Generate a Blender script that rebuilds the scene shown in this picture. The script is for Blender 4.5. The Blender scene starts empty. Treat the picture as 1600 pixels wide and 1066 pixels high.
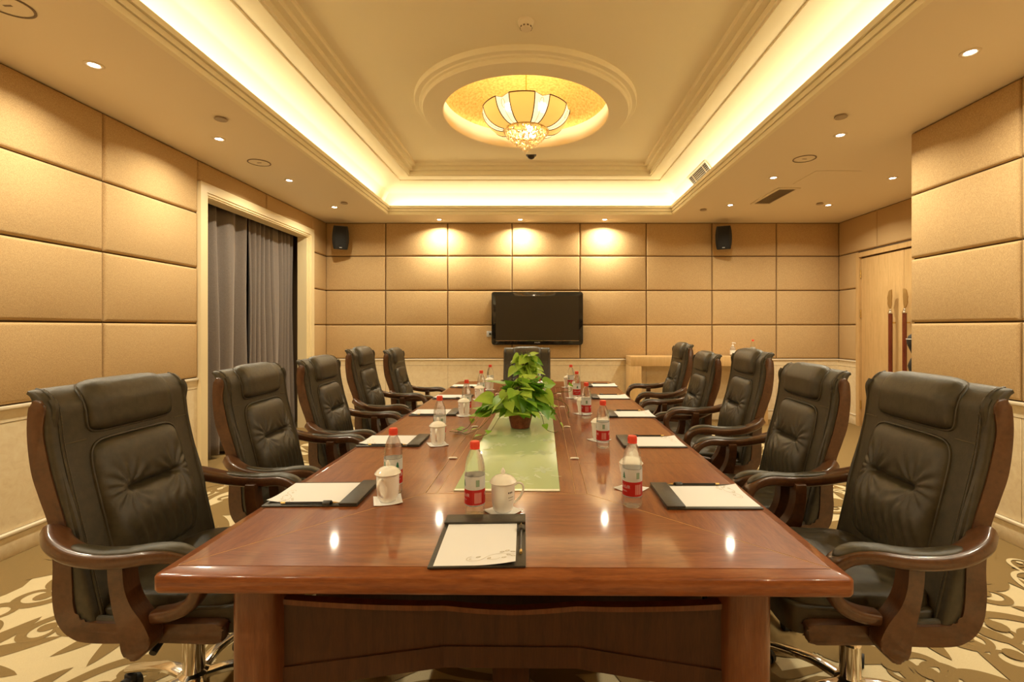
import bpy, bmesh, math, random
from mathutils import Vector, Matrix
PI = math.pi
rnd = random.Random(7)
scene = bpy.context.scene
COL = scene.collection

# ------------------------------------------------------------------ camera
CAM_H, F = 1.36, 750.0           # eye height (m), focal length in px of the 1600 px wide frame
CX, CY = 841.0, 512.0            # principal vanishing point of the room in the photograph
cam_d = bpy.data.cameras.new('camera')
cam_d.sensor_width = 36.0
cam_d.lens = 36.0 * F / 1600.0
cam_d.shift_x = -(CX - 800.0) / 1600.0
cam_d.shift_y = (CY - 533.0) / 1600.0
cam_d.clip_start = 0.02
cam = bpy.data.objects.new('camera', cam_d)
cam.location = (0, 0, CAM_H)
cam.rotation_euler = (PI / 2, 0, 0)
COL.objects.link(cam)
scene.camera = cam

# ------------------------------------------------------------------ view, world
vs = scene.view_settings
scene.display_settings.display_device = 'sRGB'
vs.view_transform = 'Standard'
vs.look = 'None'
vs.gamma = 1.0
vs.exposure = 0.64
vs.use_curve_mapping = False
wd = bpy.data.worlds.new('world'); scene.world = wd
wd.use_nodes = True
wd.node_tree.nodes['Background'].inputs[0].default_value = (0.9, 0.75, 0.5, 1)
wd.node_tree.nodes['Background'].inputs[1].default_value = 0.0
try:
    scene.cycles.max_bounces = 10
    scene.cycles.diffuse_bounces = 5
    scene.cycles.glossy_bounces = 4
    scene.cycles.transmission_bounces = 8
    scene.cycles.caustics_reflective = False
    scene.cycles.caustics_refractive = False
    scene.cycles.sample_clamp_indirect = 4.0
    scene.cycles.use_denoising = True
except Exception:
    pass

# ------------------------------------------------------------------ lights
WARM = (1.0, 0.80, 0.50)
COVE = (1.0, 0.90, 0.64)
SPOT = (1.0, 0.90, 0.66)
K_COVE, K_SPOT, K_BOWL = 1.55, 11.4, 2.8

def light(name, kind, loc, energy, color, rot=(0, 0, 0), **kw):
    d = bpy.data.lights.new(name, kind)
    d.energy = energy; d.color = color
    for k, v in kw.items(): setattr(d, k, v)
    o = bpy.data.objects.new(name, d)
    o.location = loc; o.rotation_euler = rot
    COL.objects.link(o)
    return o

# room / tray numbers (metres). X right, Y away from the camera, Z up
XL, XR, XA, YB, YR, YE = -3.15, 3.0, 4.46, 7.12, -2.5, 3.85
ZC = 2.91
TX, THW = -0.11, 1.95           # tray centre x and half width at the lip
TY0, TY1 = -1.3, 6.58           # tray lip near / far

# LED strips lying in the trough of the ceiling cove, shining up
def cove_strip(x0, y0, x1, y1):
    L = math.hypot(x1 - x0, y1 - y0)
    a = math.atan2(y1 - y0, x1 - x0)
    light('cove_strip_light', 'AREA', ((x0 + x1) / 2, (y0 + y1) / 2, 2.985), K_COVE * L, COVE,
          (PI, 0, a), shape='RECTANGLE', size=L, size_y=0.05)
o_ = 0.03
cove_strip(TX - THW - o_, TY0, TX - THW - o_, TY1 - 0.30)
cove_strip(TX + THW + o_, TY0, TX + THW + o_, TY1 - 0.05)
cove_strip(TX - THW + 0.02, TY1 + o_, TX + THW - 0.02, TY1 + o_)
cove_strip(TX - THW, TY0 - o_, TX + THW, TY0 - o_)

# recessed downlights: spot under each can
DOWN = []
for y in (-1.6, -0.49, 0.62, 1.73, 2.83, 3.94, 5.05, 6.17): DOWN.append((-2.62, y))
for y in (-1.6, -0.49, 0.55, 1.62, 2.70, 3.86, 4.96, 6.07): DOWN.append((2.43, y))
for y in (4.97, 6.07): DOWN.append((3.67, y))
for x in (-1.42, -0.257, 0.954): DOWN.append((x, 6.88))
for x, y in DOWN:
    light('downlight_lamp', 'AREA', (x, y, ZC - 0.012), K_SPOT * (1.05 if y > 6.5 else 0.9 if y > 4.5 else 1.0), SPOT, (0, 0, 0), shape='DISK', size=0.06, spread=math.radians(150))
# chandelier bulbs inside the bowl
CHX, CHY = -0.116, 4.58
for k in range(6):
    a = 2 * PI * k / 6 + 0.4
    light('chandelier_bulb', 'POINT', (CHX + 0.24 * math.cos(a), CHY + 0.24 * math.sin(a), 3.40), K_BOWL, WARM, shadow_soft_size=0.035)

# ------------------------------------------------------------------ materials
def mat(name, color=(0.5, 0.5, 0.5), rough=0.5, metal=0.0, spec=0.5, coat=0.0, coat_rough=0.05, trans=0.0, ior=1.45, emit=None, emit_s=0.0, alpha=1.0):
    m = bpy.data.materials.new(name); m.use_nodes = True
    b = m.node_tree.nodes['Principled BSDF']
    b.inputs['Base Color'].default_value = (*color, 1)
    b.inputs['Roughness'].default_value = rough
    b.inputs['Metallic'].default_value = metal
    b.inputs['Specular IOR Level'].default_value = spec
    b.inputs['Coat Weight'].default_value = coat
    b.inputs['Coat Roughness'].default_value = coat_rough
    b.inputs['Transmission Weight'].default_value = trans
    b.inputs['IOR'].default_value = ior
    b.inputs['Alpha'].default_value = alpha
    if emit:
        b.inputs['Emission Color'].default_value = (*emit, 1)
        b.inputs['Emission Strength'].default_value = emit_s
    return m

def nodes(m):
    nt = m.node_tree
    return nt, nt.nodes['Principled BSDF']

def tex(m, scale=(1, 1, 1), kind='NOISE', coord='Object', rot=(0, 0, 0), **kw):
    nt = m.node_tree
    tc = nt.nodes.new('ShaderNodeTexCoord')
    mp = nt.nodes.new('ShaderNodeMapping')
    mp.inputs['Scale'].default_value = scale
    mp.inputs['Rotation'].default_value = rot
    nt.links.new(tc.outputs[coord], mp.inputs['Vector'])
    t = nt.nodes.new({'NOISE': 'ShaderNodeTexNoise', 'WAVE': 'ShaderNodeTexWave', 'VORONOI': 'ShaderNodeTexVoronoi'}[kind])
    for k, v in kw.items():
        if k in t.inputs: t.inputs[k].default_value = v
        else: setattr(t, k, v)
    nt.links.new(mp.outputs['Vector'], t.inputs['Vector'])
    return t

def ramp(m, fac, stops):
    nt = m.node_tree
    r = nt.nodes.new('ShaderNodeValToRGB')
    e = r.color_ramp.elements
    while len(e) < len(stops): e.new(0.5)
    for el, (p, c) in zip(e, stops):
        el.position = p; el.color = (*c, 1)
    nt.links.new(fac, r.inputs[0])
    return r.outputs[0]

def bump(m, fac, strength=0.3, dist=0.01):
    nt, b = nodes(m)
    n = nt.nodes.new('ShaderNodeBump')
    n.inputs['Strength'].default_value = strength
    n.inputs['Distance'].default_value = dist
    nt.links.new(fac, n.inputs['Height'])
    nt.links.new(n.outputs[0], b.inputs['Normal'])
    return n

def basecol(m, sock):
    nt, b = nodes(m)
    nt.links.new(sock, b.inputs['Base Color'])

M = {}
# cream ceiling paint
M['paint'] = mat('ceiling_paint', (0.90, 0.82, 0.63), 0.7)
t = tex(M['paint'], (60, 60, 60)); bump(M['paint'], t.outputs[0], 0.03, 0.002)
M['soffit'] = mat('soffit_paint', (0.84, 0.74, 0.58), 0.6)
t = tex(M['soffit'], (60, 60, 60)); bump(M['soffit'], t.outputs[0], 0.03, 0.002)
# gold leaf
M['gold'] = mat('gold_leaf', (0.83, 0.55, 0.16), 0.45, metal=0.55)
t = tex(M['gold'], (9, 9, 9), Detail=4.0, Roughness=0.55)
basecol(M['gold'], ramp(M['gold'], t.outputs[0], [(0.3, (0.66, 0.38, 0.09)), (0.5, (0.85, 0.56, 0.16)), (0.75, (0.95, 0.70, 0.28))]))
bump(M['gold'], t.outputs[0], 0.10, 0.01)
# woven wall fabric: fine vertical slub
def fabric(name, c0, c1):
    m = mat(name, c1, 0.95, spec=0.1)
    t = tex(m, (105, 105, 26), Detail=4.0, Roughness=0.8)
    t2 = tex(m, (230, 230, 230), Detail=2.0)
    nt = m.node_tree
    mx = nt.nodes.new('ShaderNodeMix'); mx.data_type = 'FLOAT'; mx.inputs[0].default_value = 0.3
    nt.links.new(t.outputs[0], mx.inputs[2]); nt.links.new(t2.outputs[0], mx.inputs[3])
    basecol(m, ramp(m, mx.outputs[0], [(0.36, c0), (0.62, c1)]))
    bump(m, mx.outputs[0], 0.5, 0.002)
    return m
M['fabric'] = fabric('wall_fabric', (0.33, 0.20, 0.085), (0.70, 0.50, 0.265))
# beige marble for the wainscot
M['marble'] = mat('beige_marble', (0.7, 0.58, 0.4), 0.22, spec=0.5)
t = tex(M['marble'], (3, 3, 3), Detail=8.0, Roughness=0.65, Distortion=1.2)
basecol(M['marble'], ramp(M['marble'], t.outputs[0], [(0.3, (0.70, 0.56, 0.36)), (0.48, (0.76, 0.63, 0.42)), (0.7, (0.80, 0.69, 0.48))]))
M['cream'] = mat('cream_lacquer', (0.80, 0.66, 0.40), 0.35)
M['trim'] = mat('pale_stone_bead', (0.78, 0.68, 0.52), 0.3)
M['back'] = mat('dark_backing', (0.10, 0.06, 0.03), 0.9)
# timber
def wood(name, c0, c1, c2, scale, rough=0.3, coat=0.0, rot=(0, 0, 0), bumps=0.05, coat_rough=0.04, spec=0.5):
    m = mat(name, c1, rough, coat=coat, coat_rough=coat_rough, spec=spec)
    t = tex(m, scale, Detail=6.0, Roughness=0.6, Distortion=0.6, rot=rot)
    t2 = tex(m, tuple(s * 6 for s in scale), Detail=3.0, rot=rot)
    nt = m.node_tree
    mx = nt.nodes.new('ShaderNodeMix'); mx.data_type = 'FLOAT'; mx.inputs[0].default_value = 0.35
    nt.links.new(t.outputs[0], mx.inputs[2]); nt.links.new(t2.outputs[0], mx.inputs[3])
    basecol(m, ramp(m, mx.outputs[0], [(0.3, c0), (0.5, c1), (0.72, c2)]))
    if bumps: bump(m, mx.outputs[0], bumps, 0.002)
    return m
M['table_y'] = wood('table_veneer_lengthwise', (0.13, 0.032, 0.008), (0.215, 0.062, 0.016), (0.30, 0.102, 0.029), (9, 1.1, 9), 0.30, coat=0.5, bumps=0.0, coat_rough=0.065, spec=0.25)
M['table_x'] = wood('table_veneer_crosswise', (0.13, 0.032, 0.008), (0.215, 0.062, 0.016), (0.30, 0.102, 0.029), (1.1, 9, 9), 0.30, coat=0.5, bumps=0.0, coat_rough=0.065, spec=0.25)
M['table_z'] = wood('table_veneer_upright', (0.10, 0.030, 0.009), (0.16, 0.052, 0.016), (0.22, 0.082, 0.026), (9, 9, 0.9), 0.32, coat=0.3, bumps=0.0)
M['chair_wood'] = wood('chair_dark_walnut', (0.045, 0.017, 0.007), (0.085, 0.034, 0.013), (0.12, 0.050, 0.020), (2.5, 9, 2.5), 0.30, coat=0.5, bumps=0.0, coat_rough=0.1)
M['modesty'] = wood('modesty_shaded_veneer', (0.035, 0.011, 0.004), (0.060, 0.020, 0.007), (0.085, 0.030, 0.010), (9, 9, 0.9), 0.4, bumps=0.0)  # veneer colour darkened to carry the shade under the tabletop
M['oak'] = wood('pale_oak_veneer', (0.50, 0.31, 0.13), (0.60, 0.39, 0.17), (0.68, 0.46, 0.22), (7, 7, 0.6), 0.35, coat=0.2)
M['redwood'] = wood('red_rosewood', (0.09, 0.016, 0.008), (0.15, 0.03, 0.012), (0.2, 0.05, 0.02), (8, 8, 1), 0.25, coat=0.4)
# leather
def leather(name, c0, c1):
    m = mat(name, c1, 0.36, spec=0.65)
    t = tex(m, (9, 9, 9), Detail=4.0)
    basecol(m, ramp(m, t.outputs[0], [(0.3, c0), (0.7, c1)]))
    v = tex(m, (330, 330, 330), kind='VORONOI')
    n = tex(m, (26, 26, 26), Detail=5.0, Roughness=0.6)
    nt, b = nodes(m)
    mx = nt.nodes.new('ShaderNodeMix'); mx.data_type = 'FLOAT'; mx.inputs[0].default_value = 0.75
    nt.links.new(v.outputs['Distance'], mx.inputs[2]); nt.links.new(n.outputs[0], mx.inputs[3])
    bump(m, mx.outputs[0], 0.22, 0.004)
    return m
M['leather'] = leather('black_leather', (0.034, 0.029, 0.017), (0.056, 0.047, 0.027))
M['stitch'] = mat('leather_seam_thread', (0.12, 0.10, 0.06), 0.6)
M['chrome'] = mat('chrome', (0.8, 0.78, 0.74), 0.12, metal=1.0)
M['black'] = mat('black_plastic', (0.012, 0.011, 0.010), 0.35)
M['rubber'] = mat('black_rubber', (0.015, 0.014, 0.013), 0.6)
M['brass'] = mat('brass', (0.75, 0.55, 0.22), 0.25, metal=1.0)

# ------------------------------------------------------------------ mesh helpers
def link(name, me, m=None, parent=None, smooth=None):
    o = bpy.data.objects.new(name, me)
    COL.objects.link(o)
    if m is not None:
        for mm in (m if isinstance(m, (list, tuple)) else [m]): me.materials.append(mm)
    if parent is not None: o.parent = parent
    if smooth is not None: shade(me, smooth)
    return o

def shade(me, angle=40):
    for p in me.polygons: p.use_smooth = True
    try: me.set_sharp_from_angle(angle=math.radians(angle))
    except Exception: pass

def obj(name, bm, m=None, parent=None, smooth=40, up=False):
    if up:
        bm.normal_update()
        bmesh.ops.reverse_faces(bm, faces=[f for f in bm.faces if f.normal.z < 0])
    else: bmesh.ops.recalc_face_normals(bm, faces=bm.faces)
    me = bpy.data.meshes.new(name)
    bm.to_mesh(me); bm.free()
    return link(name, me, m, parent, smooth)

def tag(o, label=None, cat=None, group=None, kind=None):
    if label: o['label'] = label
    if cat: o['category'] = cat
    if group: o['group'] = group
    if kind: o['kind'] = kind
    return o

def empty(name, loc=(0, 0, 0), rz=0.0, label=None, cat=None, group=None, kind=None):
    o = bpy.data.objects.new(name, None)
    o.location = loc; o.rotation_euler = (0, 0, rz)
    o.empty_display_size = 0.1
    COL.objects.link(o)
    return tag(o, label, cat, group, kind)

def copy_tree(o, parent=None):
    c = o.copy(); COL.objects.link(c)
    if parent is not None: c.parent = parent
    for ch in o.children: copy_tree(ch, c)
    return c

def T(x, y, z): return Matrix.Translation((x, y, z))

def box(bm, x0, x1, y0, y1, z0, z1, bev=0.0, seg=2):
    r = bmesh.ops.create_cube(bm, size=1.0, matrix=T((x0 + x1) / 2, (y0 + y1) / 2, (z0 + z1) / 2) @ Matrix.Diagonal((abs(x1 - x0), abs(y1 - y0), abs(z1 - z0), 1)))
    if bev > 0:
        es = list({e for v in r['verts'] for e in v.link_edges})
        bmesh.ops.bevel(bm, geom=es, offset=bev, segments=seg, affect='EDGES', profile=0.5)
    return bm

def mkbox(name, b, m, parent=None, bev=0.0, seg=2):
    bm = bmesh.new(); box(bm, *b, bev=bev, seg=seg)
    return obj(name, bm, m, parent)

def cyl(bm, x, y, z0, z1, r0, r1=None, n=24):
    bmesh.ops.create_cone(bm, cap_ends=True, segments=n, radius1=r0, radius2=r0 if r1 is None else r1, depth=z1 - z0, matrix=T(x, y, (z0 + z1) / 2))
    return bm

def lathe(bm, prof, n=32, cx=0, cy=0, cz=0, closed=False):
    """prof: list of (r, z)"""
    rings = []
    for r, z in prof:
        if r < 1e-6: rings.append([bm.verts.new((cx, cy, cz + z))])
        else: rings.append([bm.verts.new((cx + r * math.cos(2 * PI * k / n), cy + r * math.sin(2 * PI * k / n), cz + z)) for k in range(n)])
    pairs = list(zip(rings[:-1], rings[1:]))
    if closed: pairs.append((rings[-1], rings[0]))
    for a, b in pairs:
        for k in range(n):
            k2 = (k + 1) % n
            if len(a) == 1 and len(b) == 1: continue
            if len(a) == 1: bm.faces.new((a[0], b[k2], b[k]))
            elif len(b) == 1: bm.faces.new((a[k], a[k2], b[0]))
            else: bm.faces.new((a[k], a[k2], b[k2], b[k]))
    return bm

def crom(pts, sub=6, closed=False):
    """Catmull-Rom through points (tuples of any length)"""
    n = len(pts); out = []
    rng = range(n) if closed else range(n - 1)
    for i in rng:
        p0 = pts[(i - 1) % n] if (closed or i > 0) else tuple(2 * a - b for a, b in zip(pts[0], pts[1]))
        p1 = pts[i]; p2 = pts[(i + 1) % n]
        p3 = pts[(i + 2) % n] if (closed or i + 2 < n) else tuple(2 * a - b for a, b in zip(pts[-1], pts[-2]))
        for s in range(sub):
            t = s / sub
            out.append(tuple(0.5 * (2 * b + (c - a) * t + (2 * a - 5 * b + 4 * c - d) * t * t + (3 * b - a - 3 * c + d) * t ** 3) for a, b, c, d in zip(p0, p1, p2, p3)))
    if not closed: out.append(tuple(pts[-1]))
    return out

def tube(bm, pts, r, n=8, caps=True, closed=False):
    """round tube through 3-D points; r number or list"""
    pts = [Vector(p) for p in pts]
    N = len(pts); rings = []
    up = None
    for i, p in enumerate(pts):
        if closed: d = pts[(i + 1) % N] - pts[i - 1]
        else: d = pts[min(i + 1, N - 1)] - pts[max(i - 1, 0)]
        if d.length < 1e-9: d = Vector((0, 0, 1))
        d.normalize()
        if up is None:
            up = d.orthogonal().normalized()
        else:
            up = up - d * up.dot(d)
            up = up.normalized() if up.length > 1e-6 else d.orthogonal().normalized()
        s = d.cross(up)
        rr = r[i] if isinstance(r, (list, tuple)) else r
        rings.append([bm.verts.new(p + (up * math.cos(2 * PI * k / n) + s * math.sin(2 * PI * k / n)) * rr) for k in range(n)])
    prs = list(zip(rings[:-1], rings[1:]))
    if closed: prs.append((rings[-1], rings[0]))
    for a, b in prs:
        for k in range(n): bm.faces.new((a[k], a[(k + 1) % n], b[(k + 1) % n], b[k]))
    if caps and not closed:
        bm.faces.new(rings[0][::-1]); bm.faces.new(rings[-1])
    return bm

def sweep(bm, path, hw, ht, n=12, pw=4.0, lat=Vector((0, 1, 0)), round_ends=True):
    """rounded-rectangle section swept along a 3-D path. hw: half width along lat; ht: half thickness; numbers or lists"""
    P = [Vector(p) for p in path]; N = len(P); rings = []
    for i, p in enumerate(P):
        d = (P[min(i + 1, N - 1)] - P[max(i - 1, 0)]).normalized()
        l = (lat - d * lat.dot(d)).normalized()
        u = l.cross(d).normalized()
        w = hw[i] if isinstance(hw, list) else hw
        t = ht[i] if isinstance(ht, list) else ht
        ring = []
        for k in range(n):
            a = 2 * PI * (k + 0.5) / n
            c, s = math.cos(a), math.sin(a)
            ring.append(bm.verts.new(p + l * w * math.copysign(abs(c) ** (2 / pw), c) + u * t * math.copysign(abs(s) ** (2 / pw), s)))
        rings.append(ring)
    for a, b in zip(rings[:-1], rings[1:]):
        for k in range(n): bm.faces.new((a[k], a[(k + 1) % n], b[(k + 1) % n], b[k]))
    bm.faces.new(rings[0][::-1]); bm.faces.new(rings[-1])
    return bm

def prism(bm, outline, y0, y1, bev=0.0, axes='xz'):
    """outline of 2-D points extruded along the remaining axis"""
    def P(a, b, c):
        return {'xz': (a, c, b), 'xy': (a, b, c), 'yz': (c, a, b)}[axes]
    A = [bm.verts.new(P(a, b, y0)) for a, b in outline]
    B = [bm.verts.new(P(a, b, y1)) for a, b in outline]
    n = len(A)
    fa = bm.faces.new(A[::-1]); fb = bm.faces.new(B)
    for k in range(n): bm.faces.new((A[k], A[(k + 1) % n], B[(k + 1) % n], B[k]))
    if bev > 0:
        es = list(set(list(fa.edges) + list(fb.edges)))
        bmesh.ops.bevel(bm, geom=es, offset=bev, segments=2, affect='EDGES', profile=0.5)
    return bm

def grid(bm, fn, nu, nv, closed_u=False):
    """fn(i/nu, j/nv) -> point; builds quads"""
    V = [[bm.verts.new(fn(i / nu, j / nv)) for j in range(nv + 1)] for i in range(nu + 1)]
    for i in range(nu):
        for j in range(nv):
            bm.faces.new((V[i][j], V[i + 1][j], V[i + 1][j + 1], V[i][j + 1]))
    return V

FONT_CACHE = {}
def text_mesh(body, size=1.0, res=2):
    """triangulated flat lettering centred on the origin in the XY plane"""
    c = bpy.data.curves.new('lettering', 'FONT')
    c.body = body; c.size = size; c.resolution_u = res
    c.align_x = 'CENTER'; c.align_y = 'CENTER'
    o = bpy.data.objects.new('lettering', c); COL.objects.link(o)
    dg = bpy.context.evaluated_depsgraph_get()
    me = bpy.data.meshes.new_from_object(o.evaluated_get(dg))
    bpy.data.objects.remove(o); bpy.data.curves.remove(c)
    return me

def W(px, py, z=0.0):
    """point of the room at height z that the photograph shows at pixel (px, py)"""
    Y = (CAM_H - z) * F / (py - CY)
    return ((px - CX) / F * Y, Y)
# ================================================================== the room
def struct(name): return empty(name, kind='structure')

# ---- floor -------------------------------------------------------
M['carpet'] = mat('carpet_brown', (0.27, 0.165, 0.06), 0.95, spec=0.05)
t = tex(M['carpet'], (260, 260, 260), Detail=2.0)
basecol(M['carpet'], ramp(M['carpet'], t.outputs[0], [(0.3, (0.20, 0.13, 0.05)), (0.7, (0.34, 0.23, 0.10))]))
bump(M['carpet'], t.outputs[0], 0.6, 0.004)
M['carpet_light'] = mat('carpet_beige', (0.60, 0.46, 0.24), 0.95, spec=0.05)
t = tex(M['carpet_light'], (260, 260, 260), Detail=2.0)
basecol(M['carpet_light'], ramp(M['carpet_light'], t.outputs[0], [(0.3, (0.58, 0.46, 0.26)), (0.7, (0.78, 0.66, 0.42))]))
bump(M['carpet_light'], t.outputs[0], 0.6, 0.004)
floor = mkbox('floor', (XL - 0.8, XA + 0.1, YR, YB, -0.06, 0.0), M['carpet'])
tag(floor, kind='structure')

# ---- walls -------------------------------------------------------
ROWS = [2.91, 2.416, 1.907, 1.398, 0.90]
def panel_bm(a0, a1, z0, z1, place, gap=0.005, d=0.022):
    """padded panel: rounded edge, slight swell. place(a, z, depth) -> xyz"""
    bm = bmesh.new()
    a0 += gap; a1 -= gap; z0 += gap; z1 -= gap
    b = min(0.022, (a1 - a0) * 0.3, (z1 - z0) * 0.3)
    def steps(lo, hi):
        return [lo, lo + b * 0.12, lo + b * 0.45, lo + b, (lo + hi) / 2, hi - b, hi - b * 0.45, hi - b * 0.12, hi]
    dep = [0.0, 0.5, 0.84, 1.0, 1.0, 1.0, 0.84, 0.5, 0.0]
    A, Z = steps(a0, a1), steps(z0, z1)
    V = [[bm.verts.new(place(a, z, d * min(dep[i], dep[j]))) for j, z in enumerate(Z)] for i, a in enumerate(A)]
    for i in range(8):
        for j in range(8): bm.faces.new((V[i][j], V[i + 1][j], V[i + 1][j + 1], V[i][j + 1]))
    return bm

def panels(wall, seams, place, rows=ROWS, skip=lambda a0, a1, z0, z1: None):
    for a0, a1 in zip(seams[:-1], seams[1:]):
        for z1, z0 in zip(rows[:-1], rows[1:]):
            r = skip(a0, a1, z0, z1)
            if r == 'skip': continue
            q = r if r else (a0, a1, z0, z1)
            o = obj('wall_panel', panel_bm(*q, place), M['fabric'], wall, 60)

def wainscot(wall, spans, place_box, slabs):
    """marble slabs, cream rail and skirting along spans of a wall. place_box(a0, a1, d0, d1, z0, z1)"""
    for (a0, a1) in spans:
        mkbox('rail', place_box(a0, a1, 0, 0.028, 0.875, 0.898), M['trim'], wall, bev=0.005)
        mkbox('frieze', place_box(a0, a1, 0, 0.012, 0.80, 0.873), M['marble'], wall)
        mkbox('skirting', place_box(a0, a1, 0, 0.026, 0.0, 0.125), M['marble'], wall, bev=0.003)
        mkbox('skirting_bead', place_box(a0, a1, 0, 0.034, 0.127, 0.148), M['trim'], wall, bev=0.006)
    for a0, a1 in slabs:
        mkbox('marble_slab', place_box(a0 + 0.0015, a1 - 0.0015, 0, 0.010, 0.15, 0.797), M['marble'], wall, bev=0.0015, seg=1)

# left wall with the curtained opening (Y 4.42 .. 6.66 outside the architrave)
DY0, DY1, DZ = 4.56, 6.52, 2.605     # clear opening
AY0, AY1, AZ = 4.42, 6.66, 2.715     # outside of architrave
wl = struct('wall_left')
bm = bmesh.new()
box(bm, XL - 0.12, XL, YR, DY0, 0, ZC + 0.05); box(bm, XL - 0.12, XL, DY1, YB + 0.1, 0, ZC + 0.05); box(bm, XL - 0.12, XL, DY0, DY1, DZ, ZC + 0.05)
obj('wall_core', bm, M['back'], wl)
pl = lambda a, z, d: (XL + d, a, z)
def skl(a0, a1, z0, z1):
    if a1 <= AY0 + 0.01 or a0 >= AY1 - 0.01: return None
    if z1 <= AZ: return 'skip'
    return (a0, a1, AZ, z1)
LSEAM = [YR, -1.32, -0.365, 0.59, 1.55, 2.505, 3.46, AY0, 5.53, AY1, YB - 0.02]
panels(wl, LSEAM, pl, skip=skl)
lb = lambda a0, a1, d0, d1, z0, z1: (XL + d0, XL + d1, a0, a1, z0, z1)
wainscot(wl, [(YR, AY0), (AY1, YB)], lb, list(zip(LSEAM[:7], LSEAM[1:8])) + [(AY1, YB)])

# back wall
wb = struct('wall_back')
mkbox('wall_core', (XL - 0.12, XA + 0.12, YB, YB + 0.12, 0, ZC + 0.05), M['back'], wb)
BSEAM = [XL, -2.26, -1.339, -0.389, 0.617, 1.60, 2.573, 3.527, XA]
panels(wb, BSEAM, lambda a, z, d: (a, YB - d, z))
bb = lambda a0, a1, d0, d1, z0, z1: (a0, a1, YB - d1, YB - d0, z0, z1)
wainscot(wb, [(XL, XA)], bb, list(zip(BSEAM[:-1], BSEAM[1:])))

# alcove wall on the far right with the double door
GY0, GY1, GZ = 5.00, 6.68, 2.39      # outside of the door lining
wa = struct('wall_alcove')
bm = bmesh.new()
box(bm, XA, XA + 0.12, YE, GY0 + 0.07, 0, ZC + 0.05); box(bm, XA, XA + 0.12, GY1 - 0.07, YB, 0, ZC + 0.05); box(bm, XA, XA + 0.12, GY0 + 0.07, GY1 - 0.07, GZ - 0.08, ZC + 0.05)
obj('wall_core', bm, M['back'], wa)
ASEAM = [YE, GY0, 5.65, 6.30, YB - 0.02]
pa = lambda a, z, d: (XA - d, a, z)
panels(wa, ASEAM, pa, rows=ROWS[:2])
panels(wa, [YE, GY0], pa, rows=ROWS[1:])
panels(wa, [GY1, YB - 0.02], pa, rows=ROWS[1:])
ab = lambda a0, a1, d0, d1, z0, z1: (XA - d1, XA - d0, a0, a1, z0, z1)
wainscot(wa, [(YE, GY0), (GY1, YB)], ab, [(YE, GY0), (GY1, YB)])

# near right wall and its return
wr = struct('wall_right')
mkbox('wall_core', (XR, XA + 0.12, YR, YE - 0.022, 0, ZC + 0.05), M['back'], wr)
RSEAM = [YR, -1.45, -0.57, 0.32, 1.20, 2.09, 2.97, YE - 0.002]
panels(wr, RSEAM, lambda a, z, d: (XR - d, a, z))
rb = lambda a0, a1, d0, d1, z0, z1: (XR - d1, XR - d0, a0, a1, z0, z1)
wainscot(wr, [(YR, YE)], rb, list(zip(RSEAM[:-1], RSEAM[1:])))
panels(wr, [XR - 0.02, 3.72, XA], lambda a, z, d: (a, YE - 0.022 + d, z))
xb = lambda a0, a1, d0, d1, z0, z1: (a0, a1, YE - 0.022 + d0, YE - 0.022 + d1, z0, z1)
wainscot(wr, [(XR - 0.02, XA)], xb, [(XR, 3.72), (3.72, XA)])

# wall behind the camera
wq = struct('wall_rear')
mkbox('wall_core', (XL - 0.12, XR, YR - 0.1, YR, 0, ZC + 0.05), M['fabric'], wq)

# ---- ceiling -----------------------------------------------------
cl = struct('ceiling')
def rect(d):
    return [(TX - THW + d, TY0 + d), (TX + THW - d, TY0 + d), (TX + THW - d, TY1 - d), (TX - THW + d, TY1 - d)]
def frame_sweep(bm, prof):
    prev = None
    for d, z in prof:
        ring = [bm.verts.new((x, y, z)) for x, y in rect(d)]
        if prev:
            for k in range(4): bm.faces.new((prev[k], prev[(k + 1) % 4], ring[(k + 1) % 4], ring[k]))
        prev = ring
    return prev
# flat soffit round the tray (slabs, top side hidden)
bm = bmesh.new()
for b in ((XL - 0.1, TX - THW, YR, YB), (TX + THW, XA + 0.1, YR, YB), (TX - THW, TX + THW, TY1, YB), (TX - THW, TX + THW, YR, TY0)):
    box(bm, b[0], b[1], b[2], b[3], ZC, ZC + 0.03)
obj('soffit', bm, M['soffit'], cl)
# stepped fascia with shadow grooves, then the trough
bm = bmesh.new()
g = 0.012
frame_sweep(bm, [(-0.03, ZC - 0.0015), (0.006, ZC - 0.0015), (0.006, ZC + 0.036), (-0.004, ZC + 0.036), (-0.004, ZC + 0.0405), (0.016, ZC + 0.0405), (0.016, ZC + 0.076), (0.006, ZC + 0.076), (0.006, ZC + 0.0805), (0.030, ZC + 0.0805), (0.034, ZC + 0.114), (0.022, ZC + 0.118), (0.005, ZC + 0.114), (0.002, ZC + 0.06), (-0.10, ZC + 0.06), (-0.10, ZC + 0.09)])
obj('fascia_molding', bm, M['paint'], cl, 30)
# curved cove from the trough up to the dropped frame
bm = bmesh.new()
cv = crom([(-0.10, ZC + 0.07), (-0.085, ZC + 0.14), (-0.045, ZC + 0.225), (0.03, ZC + 0.30), (0.12, ZC + 0.355), (0.23, ZC + 0.392)], 4)
frame_sweep(bm, cv)
obj('cove', bm, M['paint'], cl, 50)
# dropped frame and the two steps up to the inner field
Z0, Z1 = ZC + 0.406, ZC + 0.545
bm = bmesh.new()
frame_sweep(bm, [(0.23, ZC + 0.392), (0.232, Z0), (0.385, Z0), (0.388, Z0 + 0.010), (0.405, Z0 + 0.010), (0.405, Z0 + 0.062), (0.452, Z0 + 0.062), (0.452, Z0 + 0.104), (0.500, Z0 + 0.104), (0.500, Z1 - 0.008), (0.508, Z1)])
obj('tray_molding', bm, M['paint'], cl, 30)
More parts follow.
